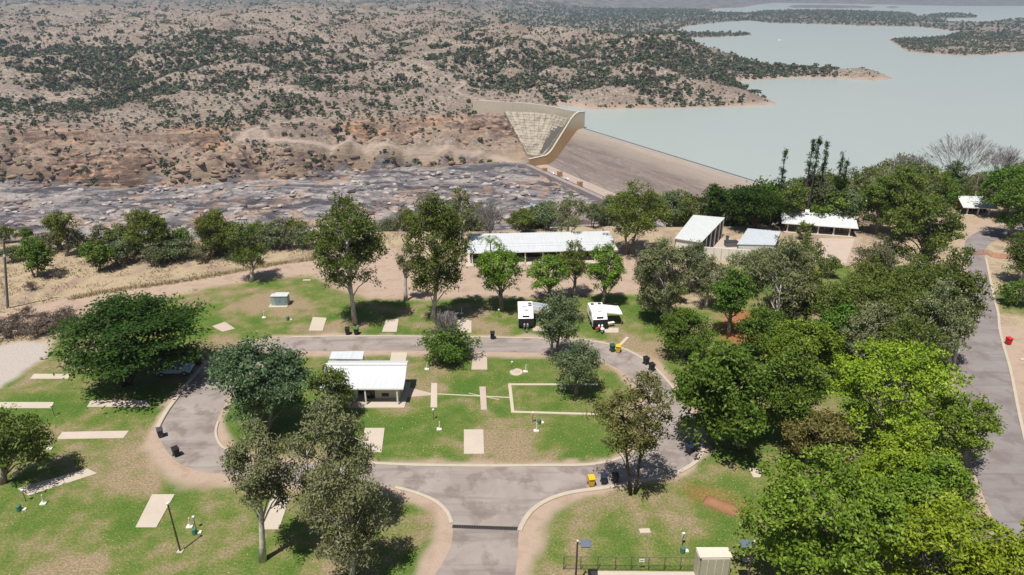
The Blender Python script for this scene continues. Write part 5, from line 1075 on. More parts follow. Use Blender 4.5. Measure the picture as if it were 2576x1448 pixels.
T = [
 # left and middle of the camp
 ('spreading_tree','broad dark spreading shade tree on the left lawn with the wagon beneath','dense',318,968,733,130,510,950,None,dict(flat=0.22,plate=True,cover=2.4,trunk_r=0.5,stems=3,top_heavy=0.25,cap=22000)),
 ('bushy_tree','blue-green bushy tree left of the amenities block','teal',668,1092,834,524,792,1062,None,dict(cover=1.3,stems=2,cap=15000)),
 ('young_gum','olive young gum in front of the amenities block','gumdark',832,1058,918,776,892,1050,None,{}),
 ('gum_tree','white-trunked foreground gum, leftmost of the three at the bottom','gum',661,1410,1052,562,752,1305,G1,dict(twigs=12,cover=1.15,trunk_r=0.3)),
 ('gum_tree','twiggy foreground gum rising behind the other two at the bottom','gum',806,1340,996,712,944,1285,G1,dict(twigs=12,cover=1.2,trunk_r=0.26,stems=2)),
 ('gum_tree','leafy foreground gum cut by the bottom edge','gum',884,1462,1150,752,978,1436,G1,dict(twigs=12,cover=1.1,trunk_r=0.26)),
 ('round_tree','small round olive tree at the left edge','olive',8,1216,1026,-60,114,1190,None,dict(cover=1.4)),
 ('small_tree','solitary small tree beside the dirt road','gumdark',633,709,558,570,673,686,None,dict(cover=1.0)),
 ('tall_gum','tall dark gum left of its twin, above the two bins','gumdark',893,816,487,776,976,752,None,dict(cover=1.5,cap=16000,trunk_r=0.36)),
 ('tall_gum','tall gum right of its twin, left of the long shed','gumdark',1087,806,474,1012,1186,770,None,dict(cover=1.5,cap=16000,trunk_r=0.32)),
 ('young_gum','thin young gum between the two tall gums','gum',1021,757,606,996,1058,705,None,{}),
 ('round_bush','low round bush with green skirts on the far side of the island','green',1136,905,826,1052,1206,912,None,dict(cover=1.3,stems=3)),
 ('shade_tree','bright shade tree, leftmost of the row before the long shed','bright',1262,782,608,1190,1322,742,G2,dict(cover=1.1)),
 ('shade_tree','bright shade tree, second of the row before the long shed','bright',1380,760,640,1316,1440,735,G2,{}),
 ('shade_tree','greyer slim shade tree, third of the row before the long shed','olive',1442,748,608,1400,1492,712,G2,{}),
 ('shade_tree','bright shade tree, rightmost of the row before the long shed','bright',1516,768,614,1474,1577,742,G2,dict(cover=1.1)),
 ('pale_gum','white-trunked gum between the two caravans','grey',1394,908,728,1350,1464,878,None,dict(cover=1.3,stems=2)),
 ('grey_tree','soft grey-green tree shading the rectangle edging','grey',1450,996,862,1386,1524,980,None,{}),
 ('kerb_tree','thin-crowned brownish tree with dark trunk at the near kerb','sparse',1592,1244,934,1492,1697,1165,None,dict(cover=1.25,trunk_r=0.26,stems=2)),
 # right-hand mass, back to front
 ('grey_gum','grey-green gum at the left of the mass beside the workshop','gum',1680,815,592,1586,1740,800,G3,dict(cover=1.4,stems=2)),
 ('dark_bush','dark round bush left of the red soil patch','green',1716,900,782,1646,1794,892,G3,dict(cover=1.3)),
 ('small_tree','green small tree standing on the red soil','green',1832,846,676,1790,1896,806,G3,{}),
 ('tall_gum','tall gum with pale stems right of the red soil','gum',1950,838,596,1866,2060,824,G3,dict(cover=1.3,stems=3)),
 ('dark_tree','large dark round tree beside the loop road bend','green',1862,1130,862,1690,1968,1116,G3,dict(cover=1.4,stems=2,cap=16000)),
 ('dark_tree','dark olive round tree at the back shoulder of the large dark one','green',1990,1110,872,1890,2070,1080,G3,dict(cover=1.2)),
 ('green_tree','fresh green tree in the middle of the mass','bright',2020,1000,800,1920,2130,965,G3,{}),
 ('gum_tree','olive gum with upright branches above the middle of the mass','olive',2120,900,690,2040,2200,880,G3,dict(stems=2)),
 ('brown_tree','browning round tree between the dark and the bright trees','brown',2058,1170,1036,1968,2154,1150,G3,dict(cover=1.2)),
 ('gum_tree','wispy gum left of the right-hand road, half way up','olive',2245,930,676,2150,2332,905,G3,dict(cover=1.2,stems=3)),
 ('gum_tree','dark gum leaning over the right-hand road','gumdark',2392,925,618,2296,2472,905,G3,dict(cover=1.1,stems=2)),
 ('gum_tree','grey gum standing between the wispy gum and the road','gum',2340,960,700,2262,2440,930,G3,dict(stems=2)),
 ('olive_tree','rounded olive tree in front of the far house','olive',2322,712,462,2236,2416,690,G3,dict(cover=1.2)),
 ('grey_shrub','leafless-looking grey shrub right of the paved yard','scrub',2214,705,588,2146,2284,695,G3,dict(cover=1.2,stems=3)),
 ('lime_tree','bright lime tree beside the right-hand road','lime',2230,1130,868,2036,2428,1100,G3,dict(stems=2,cap=17000)),
 ('green_tree','green tree whose crown hangs over the right-hand road edge','bright',2425,1180,984,2330,2512,1150,G3,{}),
 ('lime_tree','yellow-lime tree in the middle of the bright front trees','lime',2300,1320,1076,2140,2420,1300,G3,dict(stems=2,cap=17000)),
 ('large_tree','large fresh green tree at the front of the mass','bright',2060,1470,1136,1858,2290,1440,G3,dict(cover=1.25,stems=3,cap=22000)),
 ('large_tree','fresh green tree behind the right shoulder of the large front tree','bright',2330,1400,1140,2220,2470,1390,G3,dict(cover=1.1,stems=2,cap=17000)),
 ('lime_tree','yellow-lime tree in the bottom right corner','lime',2350,1560,1248,2168,2540,1540,G3,dict(cover=1.1,stems=2,cap=17000)),
 ('lime_tree','pale lime tree at the very right bottom edge','lime',2560,1560,1310,2460,2680,1540,G3,dict(stems=2)),
 ('gum_tree','grey-green gum at the corner left of the workshop yard','grey',1740,735,605,1690,1790,715,G3,dict(cover=1.2,stems=2)),
 ('gum_tree','upright gum right of the grey gum by the far pads','gum',1640,775,640,1592,1700,755,G3,dict(cover=1.2)),
 ('gum_tree','light gum before the yard wall, left of the paved yard','gum',1860,745,640,1805,1920,725,G3,dict(cover=1.2,stems=2)),
 ('gum_tree','slim gum rising beside the pale-stemmed tall gum','grey',1975,770,612,1925,2030,750,G3,dict(cover=1.1)),
 ('olive_tree','olive tree between the paved yard and the wispy gum','olive',2150,850,690,2090,2215,825,G3,dict(cover=1.2)),
 ('gum_tree','gum filling the gap behind the lime tree','gum',2180,960,760,2110,2260,930,G3,dict(cover=1.2,stems=2)),
 ('olive_tree','olive tree near the road bend end of the mass','olive',2300,800,640,2240,2370,780,G3,dict(cover=1.1)),
 ('green_tree','green tree at the foot of the pale-stemmed tall gum','green',1915,905,775,1850,1985,890,G3,dict(cover=1.1)),
 ('gum_tree','thin gum in front of the garage wall','gum',1905,710,612,1870,1950,700,G3,{}),
 ('gum_tree','bushy gum between the workshop and the red soil','gum',1775,775,640,1735,1840,760,G3,{}),
 ('green_tree','green tree just behind the lime tree and the dark tree','green',2110,930,770,2040,2190,910,G3,{}),
 ('gum_tree','gum above the lime tree, left of the road','gumdark',2290,1010,790,2190,2380,980,G3,dict(stems=2)),
 ('gum_tree','narrow gum behind the fresh green tree','olive',2010,850,668,1960,2080,830,G3,{}),
 ('gum_tree','gum leaning in front of the paved yard','gumdark',2035,720,590,1985,2072,700,G3,dict(cover=0.8)),
 ('gum_tree','gum right of the paved yard','olive',2185,790,640,2120,2240,770,G3,{}),
 ('verandah_tree','small tree before the low house verandah','olive',2024,604,556,2002,2050,602,None,{}),
 # right edge and behind
 ('road_tree','dark tree at the right edge past the road bend','gumdark',2568,715,575,2530,2640,700,None,dict(cover=1.2)),
 ('road_tree','green tree at the right edge above the road bend','green',2540,600,440,2490,2640,585,None,dict(cover=1.2)),
 ('road_tree','small dark bush on the right lawn by the road','green',2556,770,706,2516,2610,768,None,{}),
 ('back_tree','tall gum right behind the long shed','olive',1580,640,458,1512,1690,605,None,dict(cover=1.3,stems=2)),
 ('back_tree','dark dense tree behind the workshop','dense',1800,560,468,1752,1842,545,None,{}),
 ('back_tree','broad dark tree behind the garage','dense',1900,580,464,1822,1980,560,None,dict(cover=1.1)),
 ('back_tree','green tree right of the low house','green',2205,590,440,2162,2270,575,None,dict(cover=1.2)),
 ('back_tree','olive tree behind the right of the low house','olive',2260,600,415,2190,2330,590,None,dict(cover=1.2)),
 ('back_tree','browner gum behind the left of the low house','olive',2060,545,430,1985,2150,540,None,dict(cover=1.1)),
 ('back_tree','grey gum above the far house','grey',2405,520,400,2360,2440,500,None,{}),
 ('bare_tree','big leafless fan-shaped tree against the lake','bare',2390,520,326,2300,2456,470,None,{}),
 ('bare_tree','smaller leafless tree right of the big bare one','bare',2492,520,364,2456,2534,480,None,{}),
 ('bare_tree','greyish leafless tree left of the big bare one','bare',2270,520,376,2220,2312,480,None,{}),
 ('bare_tree','leafless scrub behind the left end of the long shed','bare',1232,600,508,1196,1270,580,None,{}),
 ('bare_tree','leafless twigs rising out of the round bush','bare',1128,898,778,1076,1172,850,None,{}),
 ('back_tree','pale gum behind the middle of the long shed','gum',1432,612,484,1386,1484,585,None,{}),
 ('back_tree','thin gum peeping over the tall gum on the right','gum',1160,640,462,1130,1200,600,None,{}),
 # left scrub
 ('scrub_tree','round dark tree right of the power pole','green',92,698,596,48,128,690,G4,dict(cover=1.2,stems=2)),
 ('scrub_tree','pale-trunked gum above the dry grass on the left','olive',168,645,528,112,200,602,G4,{}),
 ('scrub_tree','bright green bush at the edge of the dry grass','green',250,682,602,222,284,684,G4,dict(cover=1.2)),
 ('scrub_tree','olive tree rising from the middle of the left scrub','olive',375,652,524,306,438,634,G4,dict(cover=1.2,stems=2)),
 ('scrub_tree','tall rounded olive tree at the right of the left scrub','olive',520,648,526,484,604,642,G4,dict(cover=1.3,stems=2)),
]
for (nm, lab, ty, bx, by, yt, xl, xr, yb, g, kw) in T: tree(nm, lab, ty, bx, by, yt, xl, xr, yb, g, **kw)
# plateau-edge scrub, many alike: each its own bush, shared shapes
SCRUB_PROTO = []
for k, (ty, H, rx) in enumerate((('scrub',3.8,2.8),('grey',4.2,3.0),('olive',4.8,2.8),('scrub',5.4,2.6),('green',4.0,2.6),('dead',2.4,2.4))):
    rng = np.random.default_rng(50+k); mb, crown, lm, bk = gen_tree(rng, ty, H, rx, 0.3, dist=120, stems=3, cover=1.1)
    tm = mb.build('trunk', BM[bk]); SCRUB_PROTO.append((tm.data, crown, lm)); bpy.data.objects.remove(tm)
def bush(px, py, k, s, label, group, base=None, rz=0.0, name='scrub_bush'):
    B = base if base is not None else P(px, py); r = thing(name, label, 'bush', B, rz, group); r.scale = (s, s, s*random.Random(int(px*7+py)).uniform(0.85,1.2))
    obj('trunk', SCRUB_PROTO[k][0], None, r); obj('crown', SCRUB_PROTO[k][1], LM[SCRUB_PROTO[k][2]], r); return r
rs = random.Random(12)
ORD = 'first second third fourth fifth sixth seventh eighth ninth tenth eleventh twelfth thirteenth fourteenth fifteenth sixteenth seventeenth eighteenth nineteenth twentieth'.split()
ORD += ['twenty-'+o for o in ORD[:9]] + ['thirtieth'] + ['thirty-'+o for o in ORD[:9]] + ['fortieth'] + ['forty-'+o for o in ORD[:9]]
BC = ('dry grey', 'grey-green', 'olive', 'tall grey', 'green', 'dead brown')
LB = [(20,612,2,0.8),(68,606,4,0.8),(36,660,1,0.8),(205,640,0,1.1),(300,668,1,1.05),(330,660,0,1.1),(400,662,1,1.1),(445,655,1,1.15),(478,652,0,1.0),(560,640,2,1.0),(612,642,2,1.0),(690,628,1,1.1),(725,626,0,1.1),(760,624,1,1.05),(120,640,0,1.0),(270,640,3,1.2),(640,636,0,1.2),(232,655,4,1.0),(345,640,4,1.25),(420,640,2,1.25),(460,632,4,1.1),(540,630,2,1.3),(585,624,1,1.2),(660,618,2,1.2),(700,610,3,1.1),(745,604,2,1.2),(150,628,2,1.0),(310,636,2,1.2),(510,660,0,0.9),(84,640,1,0.9),(390,672,0,0.9)]
for i, (px, py, k, s) in enumerate(sorted(LB)): bush(px, py, k, s*1.02, BC[k]+' bush, '+ORD[i]+' from the left in the scrub belt by the dirt road', 'bushes in the left scrub belt', rz=rs.uniform(0,6))
for i, px in enumerate(sorted(rs.uniform(960, 1530) for _ in range(26))):
    y = float(plateau_edge(np.array([ (px-1288)/F*150 ]))[0]) + rs.uniform(-2, 16); x = (px-1288)/F*(y*CP+60*SP)
    k = rs.choice((0,1,2,3)); bush(px, i, k, rs.uniform(1.0,1.7), BC[k]+' bush, '+ORD[i]+' from the left in the thicket behind the long shed', 'bushes behind the long shed', Vector((x, y, tz(x, y))), rs.uniform(0,6))
for i, px in enumerate(sorted(rs.uniform(1560, 2620) for _ in range(46))):
    y = 149 + rs.uniform(0, 45) + (24 if px > 2360 else 0); x = (px-1288)/F*(y*CP+48*SP)
    k = rs.choice((0,1,2,3,2,4)); bush(px, i, k, rs.uniform(1.5,2.6), BC[k]+' bush, '+ORD[i]+' from the left in the thicket behind the houses', 'bushes behind the houses', Vector((x, y, tz(x, y))), rs.uniform(0,6))
for i, (px, py, k, s) in enumerate(sorted([(1700,760,2,0.8),(1760,730,1,0.9),(1640,770,0,0.7),(2080,700,2,0.9),(2100,800,4,1.0),(2190,870,2,1.0),(2290,800,1,0.9),(1990,760,1,0.8),(1960,900,4,1.1),(2130,960,4,1.2),(2300,880,3,1.0),(2230,760,2,0.9),(2380,800,1,0.9),(1860,720,0,0.8),(1800,960,4,1.0)])):
    bush(px, py, k, s, BC[k]+' understorey bush, '+ORD[i]+' from the left among the right-hand trees', 'understorey bushes in the right-hand mass', rz=rs.uniform(0,6))
for i, (px, py, s) in enumerate(sorted([(-20,835,1.0),(20,850,1.1),(60,842,0.9),(95,848,1.0),(40,825,0.9),(130,832,1.1),(160,822,1.0),(175,806,0.9),(110,815,0.8),(80,730,0.6),(150,700,0.6),(70,800,0.7)])): bush(px, py, 5, s, 'dead brown shrub, '+ORD[i]+' from the left beside the gravel turnout', 'dead shrubs on the left bank', rz=rs.uniform(0,6))
BACK = []
for k, (ty, H, rx, zm) in enumerate((('olive',11,4.6,2.0),('gum',12,4.2,3.0),('green',9.5,4.8,1.2),('gumdark',12.5,4.4,3.0),('grey',10,4.4,2.0))):
    rng = np.random.default_rng(500+k); mb, crown, lm, bk = gen_tree(rng, ty, H, rx, zm, dist=140, stems=2, cover=1.0, cap=6500)
    tm = mb.build('trunk', BM[bk]); BACK.append((tm.data, crown, lm, H)); bpy.data.objects.remove(tm)
BN = ('olive', 'pale olive', 'leafy green', 'dark', 'grey-green')
BT = [(1495,512,4),(1535,500,1),(1640,478,3),(1690,482,4),(1722,476,0),(1850,486,2),(1985,450,0),(2040,432,4),(2075,440,0),(2115,430,1),(2150,424,3),(2195,414,0),(2235,402,1),(2285,405,4),(2330,412,0),(2365,425,2),(2440,440,3),(2475,425,1),(2515,430,0),(2548,415,2),(2580,420,3)]
for i, (px, yt, k) in enumerate(BT):
    y = 149 + (i*37 % 17) + (26 if 2380 < px < 2520 else 0); x = (px-1288)/F*(y*CP+42*SP); z = tz(x, y); sc = (height_at(y, yt)-z)/BACK[k][3]
    r = thing('back_tree', BN[k]+' tree, '+ORD[i]+' from the left in the tree wall towards the lake', 'tree', (x, y, z), i*1.3, 'tree wall between camp and lake'); sc = min(max(sc,0.6),1.7); r.scale = (sc*1.05, sc*1.05, sc)
    obj('trunk', BACK[k][0], None, r); obj('crown', BACK[k][1], LM[BACK[k][2]], r)
# hoop pines: dark bare poles with tufted tops
def pine(px, ytop, base_py, label, tuft0, wd):
    B = P(px, base_py); H = height_at(B.y, ytop); rng = np.random.default_rng(int(px)); r = thing('hoop_pine', label, 'tree', B, 0, 'hoop pines by the lake')
    mb = MB(); mb.tube([(0,0,-0.05),(0.1,0,H*0.5),(0,0,H)], [0.26,0.17,0.03], 7); C = []
    for i in range(34):
        f = rng.uniform(tuft0, 1.0); z = H*f; a = rng.uniform(0,6.28); l = wd*(1.15-f*0.85)*rng.uniform(0.6,1.1); e = Vector((math.cos(a)*l, math.sin(a)*l, z+0.25*l)); mb.tube([(0,0,z),e], [0.05,0.02], 3, False)
        for q in range(3): C.append(np.array([e.x*(0.55+0.25*q), e.y*(0.55+0.25*q), e.z]))
    for i in range(20):
        z = H*rng.uniform(0.15, tuft0); a = rng.uniform(0,6.28); l = rng.uniform(0.4,1.0); mb.tube([(0,0,z),(math.cos(a)*l, math.sin(a)*l, z+0.1)], [0.035,0.012], 3, False)
    C = np.array(C); ci = np.repeat(np.arange(len(C)), 12); LP = C[ci] + rng.normal(size=(len(ci),3))*0.22
    mb.build('trunk', BM['dark'], r); obj('crown', leaves_mesh(rng, LP, unit(LP-np.array([0,0,H*0.7])), 0.36, 0.14, 0.0, 0.3, np.clip(rng.normal(0.4,0.2,len(LP)),0,1)), LM['dense'], r)
for a in ((1948,376,560,'hoop pine standing alone left of the pine group',0.45,1.3),(2010,350,566,'tall hoop pine, left of the close pair',0.6,1.1),(2023,346,570,'tall hoop pine, right of the close pair',0.6,1.0),(2044,356,566,'hoop pine just right of the close pair',0.62,1.0),(2086,384,564,'hoop pine, left of the two short ones',0.5,1.1),(2102,396,562,'hoop pine, right of the two short ones',0.55,1.0)): pine(*a)
# small palm at the long shed
B = P(1234, 690); H = height_at(B.y, 600); r = thing('palm', 'small palm leaning out before the long shed roof', 'tree', B)
mb = MB(); mb.tube([(0,0,-0.05),(0.1,0,H*0.5),(0.05,0,H*0.9)], [0.16,0.12,0.1], 8); mb.build('trunk', BM['grey'], r)
for k in range(9):
    a = 2*math.pi*k/9+0.3; mbf = MB(); pts = []
    for i in range(8):
        f = i/7; pts.append(Vector((math.cos(a)*2.3*f, math.sin(a)*2.3*f, H*0.9+1.3*math.sin(f*2.4)-1.1*f*f)))
    for i in range(7):
        for s_ in (-1,1):
            for q in range(2):
                p = pts[i].lerp(pts[i+1], q*0.5); n = Vector((-math.sin(a), math.cos(a), 0))*s_; e = p + n*0.62*math.sin(0.5+2.3*(i+1)/8) + Vector((math.cos(a)*0.3, math.sin(a)*0.3, -0.22)); dd = (pts[i+1]-pts[i])*0.3
                mbf.add([p-dd*0.5, e, p+dd*0.5], [(0,1,2)])
    me = bpy.data.meshes.new('frond'); me.from_pydata(mbf.v, [], mbf.f); at = me.attributes.new('tint','FLOAT','POINT'); at.data.foreach_set('value', np.full(len(me.vertices), 0.4, np.float32)); obj('frond', me, LM['green'], r)

# ================================================================== SCRUB ON THE FAR COUNTRY, RIVER BOULDERS
rg = np.random.default_rng(77)
def shrub_shape(seed, nq, tall):
    r = np.random.default_rng(seed); d = unit(r.normal(size=(nq,3))); d[:,2] = np.abs(d[:,2])*1.0-0.15
    c = d*np.array([0.42,0.42,0.40*tall])*r.uniform(0.55,1.0,(nq,1)) + np.array([0,0,0.36*tall])
    nrm = unit(d + 0.8*r.normal(size=(nq,3)) + np.array([0,0,0.5])); a = unit(np.cross(nrm, r.normal(size=(nq,3)))); b = np.cross(nrm, a)
    s1 = r.uniform(0.10,0.19,(nq,1))*math.sqrt(36/nq); s2 = s1*r.uniform(0.6,1.0,(nq,1))
    V = np.stack([c-a*s1, c-b*s2, c+a*s1, c+b*s2], 1).reshape(-1,3); return V, np.clip(r.normal(0.45,0.2,nq),0,1)
GULLY_W = 30.0
NEAR_S = [shrub_shape(300+i, 40, t) for i, t in enumerate((0.75,0.95,1.15,0.8,1.0))]
MID_S = [shrub_shape(330+i, 10, t) for i, t in enumerate((0.75,0.95,1.1,0.85))]; FAR_S = [shrub_shape(360+i, 5, t) for i, t in enumerate((0.7,0.8,0.9))]
def sample(n, y0, y1):
    y = np.sqrt(rg.uniform(0,1,n)*((y1+24)**2-(y0+24)**2)+(y0+24)**2)-24; x = rg.uniform(-0.80,0.80,n)*(y+24); return x, y
def dens(x, y, inf, h):
    land, db = inf['land'], inf['db']
    e = 28.0; hx = (terrain(x+e,y)[0]+terrain(x-e,y)[0]+terrain(x,y+e)[0]+terrain(x,y-e)[0])/4 - h
    gully = np.clip(hx/2.2, -1, 1.8)
    cl = fbm(x/120, y/160, 201, 4); s = x/y
    d = 0.12 + 0.75*np.clip(cl+0.02, 0, 1)*2 + 0.65*np.maximum(gully,0) + 0.05*gully
    d = d*(0.5+0.5*sstep(20,200,db)) + 1.2*inf['plain']*(1-0.5*sstep(0.45,0.6,x/y))
    d = d + 0.75*sstep(0.05,0.16,s)*sstep(950,1080,y)*sstep(1500,1300,y)          # wooded hill by the lake
    d = d + 1.3*sstep(70,18,land)*sstep(0.10,0.2,s)*(y > 1000)                     # trees fringing the shore
    lb = np.exp(-((s+0.55)/0.22)**2)*sstep(950,1050,y)*sstep(1600,1250,y); d = d + 0.9*lb*np.clip(0.4+2*perlin(x/200,y/90,211),0,1)
    gd = np.full(x.shape, 999.0)
    for l in GULLY: gd = np.minimum(gd, line_d(l, x, y))
    d = d + 1.5*np.exp(-(gd/(10+0.007*y))**2)*(0.55+0.9*np.clip(0.5+perlin(x/50,y/50,231),0,1))
    for l in tracks: d = np.where(line_d(l, x, y) < 7, 0, d)
    d = np.where((land < 5) | (inf['river']) | inf['hA'] | (db < 8), 0, d)
    d = np.where((x > -30) & (inf['ndam'] > -60) & (db < 300) & (y < 900), d*0.35, d)
    spit = [P(*q, ZL) for q in ((2108,176),(2260,180),(2262,208),(2104,206))]; d = np.where(poly_sd(spit, x, y) > 0, 0, d)
    am = poly_sd(abut_foot, x, y); return np.where(am > -6, 0, d)
GROUPS = []
for (n, y0, y1, lo, hi) in ((52000,560,1350,2.6,12.5),(40000,1350,2500,4.5,12.5),(26000,2500,5600,9,18)):
    x, y = sample(n, y0, y1); h, inf = terrain(x, y); dn = dens(x, y, inf, h)
    k = rg.uniform(0,1,n)*1.25 < dn; x, y, h, dd = x[k], y[k], h[k], dn[k]
    s = lo + (hi-lo)*rg.uniform(0,1,len(x))**3.2*(0.55+0.45*np.clip(dd,0,1)); GROUPS.append((x, y, h, s))
# what the camera side of the valley shows: drop shrubs hidden behind a rise
def visible(x, y, h, s):
    ok = np.ones(len(x), bool)
    for f in np.linspace(0.62, 0.985, 14):
        zz = CAM_H + (h+s*0.8-CAM_H)*f; ok &= (terrain(x*f, y*f)[0] < zz)
    return ok
scrub_m = {'a': leaf_mat('hill_scrub_leaf', (0.045,0.058,0.03), (0.08,0.098,0.05), (0.14,0.15,0.085), 0.15), 'b': leaf_mat('hill_dry_scrub_leaf', (0.085,0.075,0.055), (0.14,0.12,0.09), (0.20,0.175,0.13), 0.1)}
smesh = []
for (V, tint) in NEAR_S:
    for kk in 'ab':
        me = mesh_np('hill_shrub', V, np.arange(len(V)).reshape(-1,4), 4, False, [('tint','FLOAT','POINT',np.repeat(tint,4))]); me.materials.append(scrub_m[kk]); smesh.append(me)
x, y, h, s = GROUPS[0]; vis = visible(x, y, h, s); app = np.where(vis, s/y, 0)
px_ = 1288 + F*x/(y*CP-(h-CAM_H)*SP); app = np.where((px_ > -10) & (px_ < 2590), app, 0)
top = np.argsort(-app)[:300]; rest = np.setdiff1d(np.arange(len(x)), top)
for i in top:
    o = bpy.data.objects.new('hill_shrub', smesh[rg.integers(0,5)*2 + (1 if rg.uniform() < 0.22 else 0)]); COL.objects.link(o)
    o.location = (x[i], y[i], h[i]-0.1); o.rotation_euler = (0,0,rg.uniform(0,6.28)); q = float(s[i]); o.scale = (q,q,q*rg.uniform(0.8,1.1))
    tag(o, 'round dark shrub on the dry hillside across the river', 'shrub', 'shrubs on the hillside across the river')
def merge(name, x, y, h, s, shapes, mat, label):
    VV = []; TT = []
    w_ = rg.integers(0, len(shapes), len(x)); rot = rg.uniform(0,6.28,len(x)); zs = rg.uniform(0.8,1.15,len(x))
    for k, (V, t) in enumerate(shapes):
        m = w_ == k; c, sn = np.cos(rot[m])[:,None], np.sin(rot[m])[:,None]; S = s[m][:,None]
        X = (V[None,:,0]*c - V[None,:,1]*sn)*S + x[m][:,None]; Y = (V[None,:,0]*sn + V[None,:,1]*c)*S + y[m][:,None]; Z = V[None,:,2]*S*zs[m][:,None] + h[m][:,None]-0.1
        VV.append(np.stack([X,Y,Z],2).reshape(-1,3)); tt = np.repeat(t,4)[None,:] + rg.normal(0,0.12,m.sum())[:,None]; TT.append(np.clip(tt,0,1).ravel())
    V = np.concatenate(VV); me = mesh_np(name, V, np.arange(len(V)).reshape(-1,4), 4, False, [('tint','FLOAT','POINT',np.concatenate(TT))]); o = obj(name, me, mat); tag(o, label, 'scrub', kind='stuff'); return o
m = rg.uniform(0,1,len(rest)) < np.where(s[rest] < 4.5, 0.5, 0.2); a, b = rest[~m], rest[m]
merge('hill_scrub', x[a], y[a], h[a], s[a], MID_S, scrub_m['a'], 'dark scrub scattered over the near hills across the river')
merge('dry_hill_scrub', x[b], y[b], h[b], s[b], MID_S, scrub_m['b'], 'dry greyish scrub scattered over the near hills across the river')
x, y = sample(26000, 600, 1700); h, inf = terrain(x, y); k = (inf['land'] > 8) & ~inf['river'] & ~inf['hA'] & (inf['db'] > 15) & (poly_sd(abut_foot, x, y) < -6) & (rg.uniform(0,1,len(x)) < 0.45+0.9*fbm(x/70, y/70, 251, 3))
for l in tracks: k &= line_d(l, x, y) > 6
s = rg.uniform(1.8,4.2,len(x)); q = rg.uniform(0,1,len(x)) < 0.5
merge('low_green_scrub', x[k&q], y[k&q], h[k&q], s[k&q], [shrub_shape(390+i, 6, t) for i, t in enumerate((0.6,0.8,0.95))], scrub_m['a'], 'low green bushes dotted finely over the near hills')
merge('low_dry_scrub', x[k&~q], y[k&~q], h[k&~q], s[k&~q], [shrub_shape(394+i, 6, t) for i, t in enumerate((0.6,0.8,0.95))], scrub_m['b'], 'low dry bushes dotted finely over the near hills')
x, y, h, s = GROUPS[1]; merge('far_scrub', x, y, h, s, [shrub_shape(380+i, 7, t) for i, t in enumerate((0.75,0.95,1.1))], scrub_m['a'], 'dark scrub over the farther hills and lake shores')
x, y, h, s = GROUPS[2]; merge('distant_woodland', x, y, h, s, FAR_S, scrub_m['a'], 'thin woodland on the distant plain round the lake')
# boulders
rock_m = concrete_mat('river_boulder_rock', (0.36,0.32,0.31), (0.44,0.38,0.34), (0.10,0.095,0.10), 0.2, 0.2, 0.6, 0.3)
bmeshes = []
for i in range(6):
    bm = bmesh.new(); bmesh.ops.create_icosphere(bm, subdivisions=2, radius=0.5); r = np.random.default_rng(i)
    for v in bm.verts:
        n = perlin(np.array([v.co.x*2.3+i*5]), np.array([v.co.y*2.3+v.co.z*1.7]), i)[0]; v.co *= 1+0.55*n; v.co.z *= 0.6
    me = bpy.data.meshes.new('boulder'); bm.to_mesh(me); bm.free(); me.materials.append(rock_m); bmeshes.append(me)
nb = 2600; by_ = rg.uniform(500,700,nb); bx_ = rg.uniform(-0.8,0.2,nb)*by_; bh, binf = terrain(bx_, by_); ok = binf['river'] & ~binf['hA'] & (binf['ndam'] > 80) & (perlin(bx_/45, by_/25, 5) > -0.02); bx_, by_, bh = bx_[ok], by_[ok], bh[ok]
bs = 1.2 + 5.0*rg.uniform(0,1,len(bx_))**3
ordr = np.argsort(-bs)[:300]
for i in ordr:
    o = bpy.data.objects.new('river_boulder', bmeshes[rg.integers(0,6)]); COL.objects.link(o); q = float(bs[i]); o.location = (bx_[i], by_[i], bh[i]+0.05*q); o.rotation_euler = (0,0,rg.uniform(0,6.28)); o.scale = (q*1.5,q,q*rg.uniform(0.6,1.0))
    tag(o, 'weathered grey boulder lying on the bedrock river bed', 'boulder', 'boulders on the river bed')
# broken rock too plentiful to single out: slabs on the river bed, outcrops on the far bank
def rubble(name, x, y, h, s, flat, stops, label):
    bm = bmesh.new(); bmesh.ops.create_icosphere(bm, subdivisions=1, radius=0.5); bm.verts.ensure_lookup_table(); V0 = np.array([v.co[:] for v in bm.verts]); F0 = np.array([[v.index for v in f.verts] for f in bm.faces]); bm.free()
    n = len(x); V = V0[None]*(1+rg.uniform(-0.32,0.32,(n,len(V0),1))); V = V*np.stack([s*rg.uniform(0.9,2.2,n), s*rg.uniform(0.7,1.1,n), s*flat*rg.uniform(0.5,1.3,n)],1)[:,None,:]
    a = rg.normal(0.15,0.45,n); c, sn = np.cos(a)[:,None], np.sin(a)[:,None]; X = V[:,:,0]*c-V[:,:,1]*sn+x[:,None]; Y = V[:,:,0]*sn+V[:,:,1]*c+y[:,None]; Z = V[:,:,2]+V[:,:,0]*rg.normal(0,0.08,n)[:,None]+h[:,None]
    Fc = (F0[None]+np.arange(n)[:,None,None]*len(V0)).reshape(-1,3); tn = np.repeat(np.clip(rg.normal(0.5,0.25,n),0,1), len(V0))
    me = mesh_np(name, np.stack([X,Y,Z],2).reshape(-1,3), Fc, 3, False, [('tint','FLOAT','POINT',tn)]); t = NT(name+'_rock'); at = t.attr('tint'); nz_ = t.noise(0.5, t.pos(), 4, 0.65); t.surf(t.mix(t.math('MULTIPLY', nz_, 0.6), t.ramp(at.outputs['Fac'], stops), (0.10,0.085,0.08)), 0.95, t.bump(nz_, 0.5, 0.6), 0, 0.15)
    o = obj(name, me, t.m); tag(o, label, 'rock', kind='stuff')
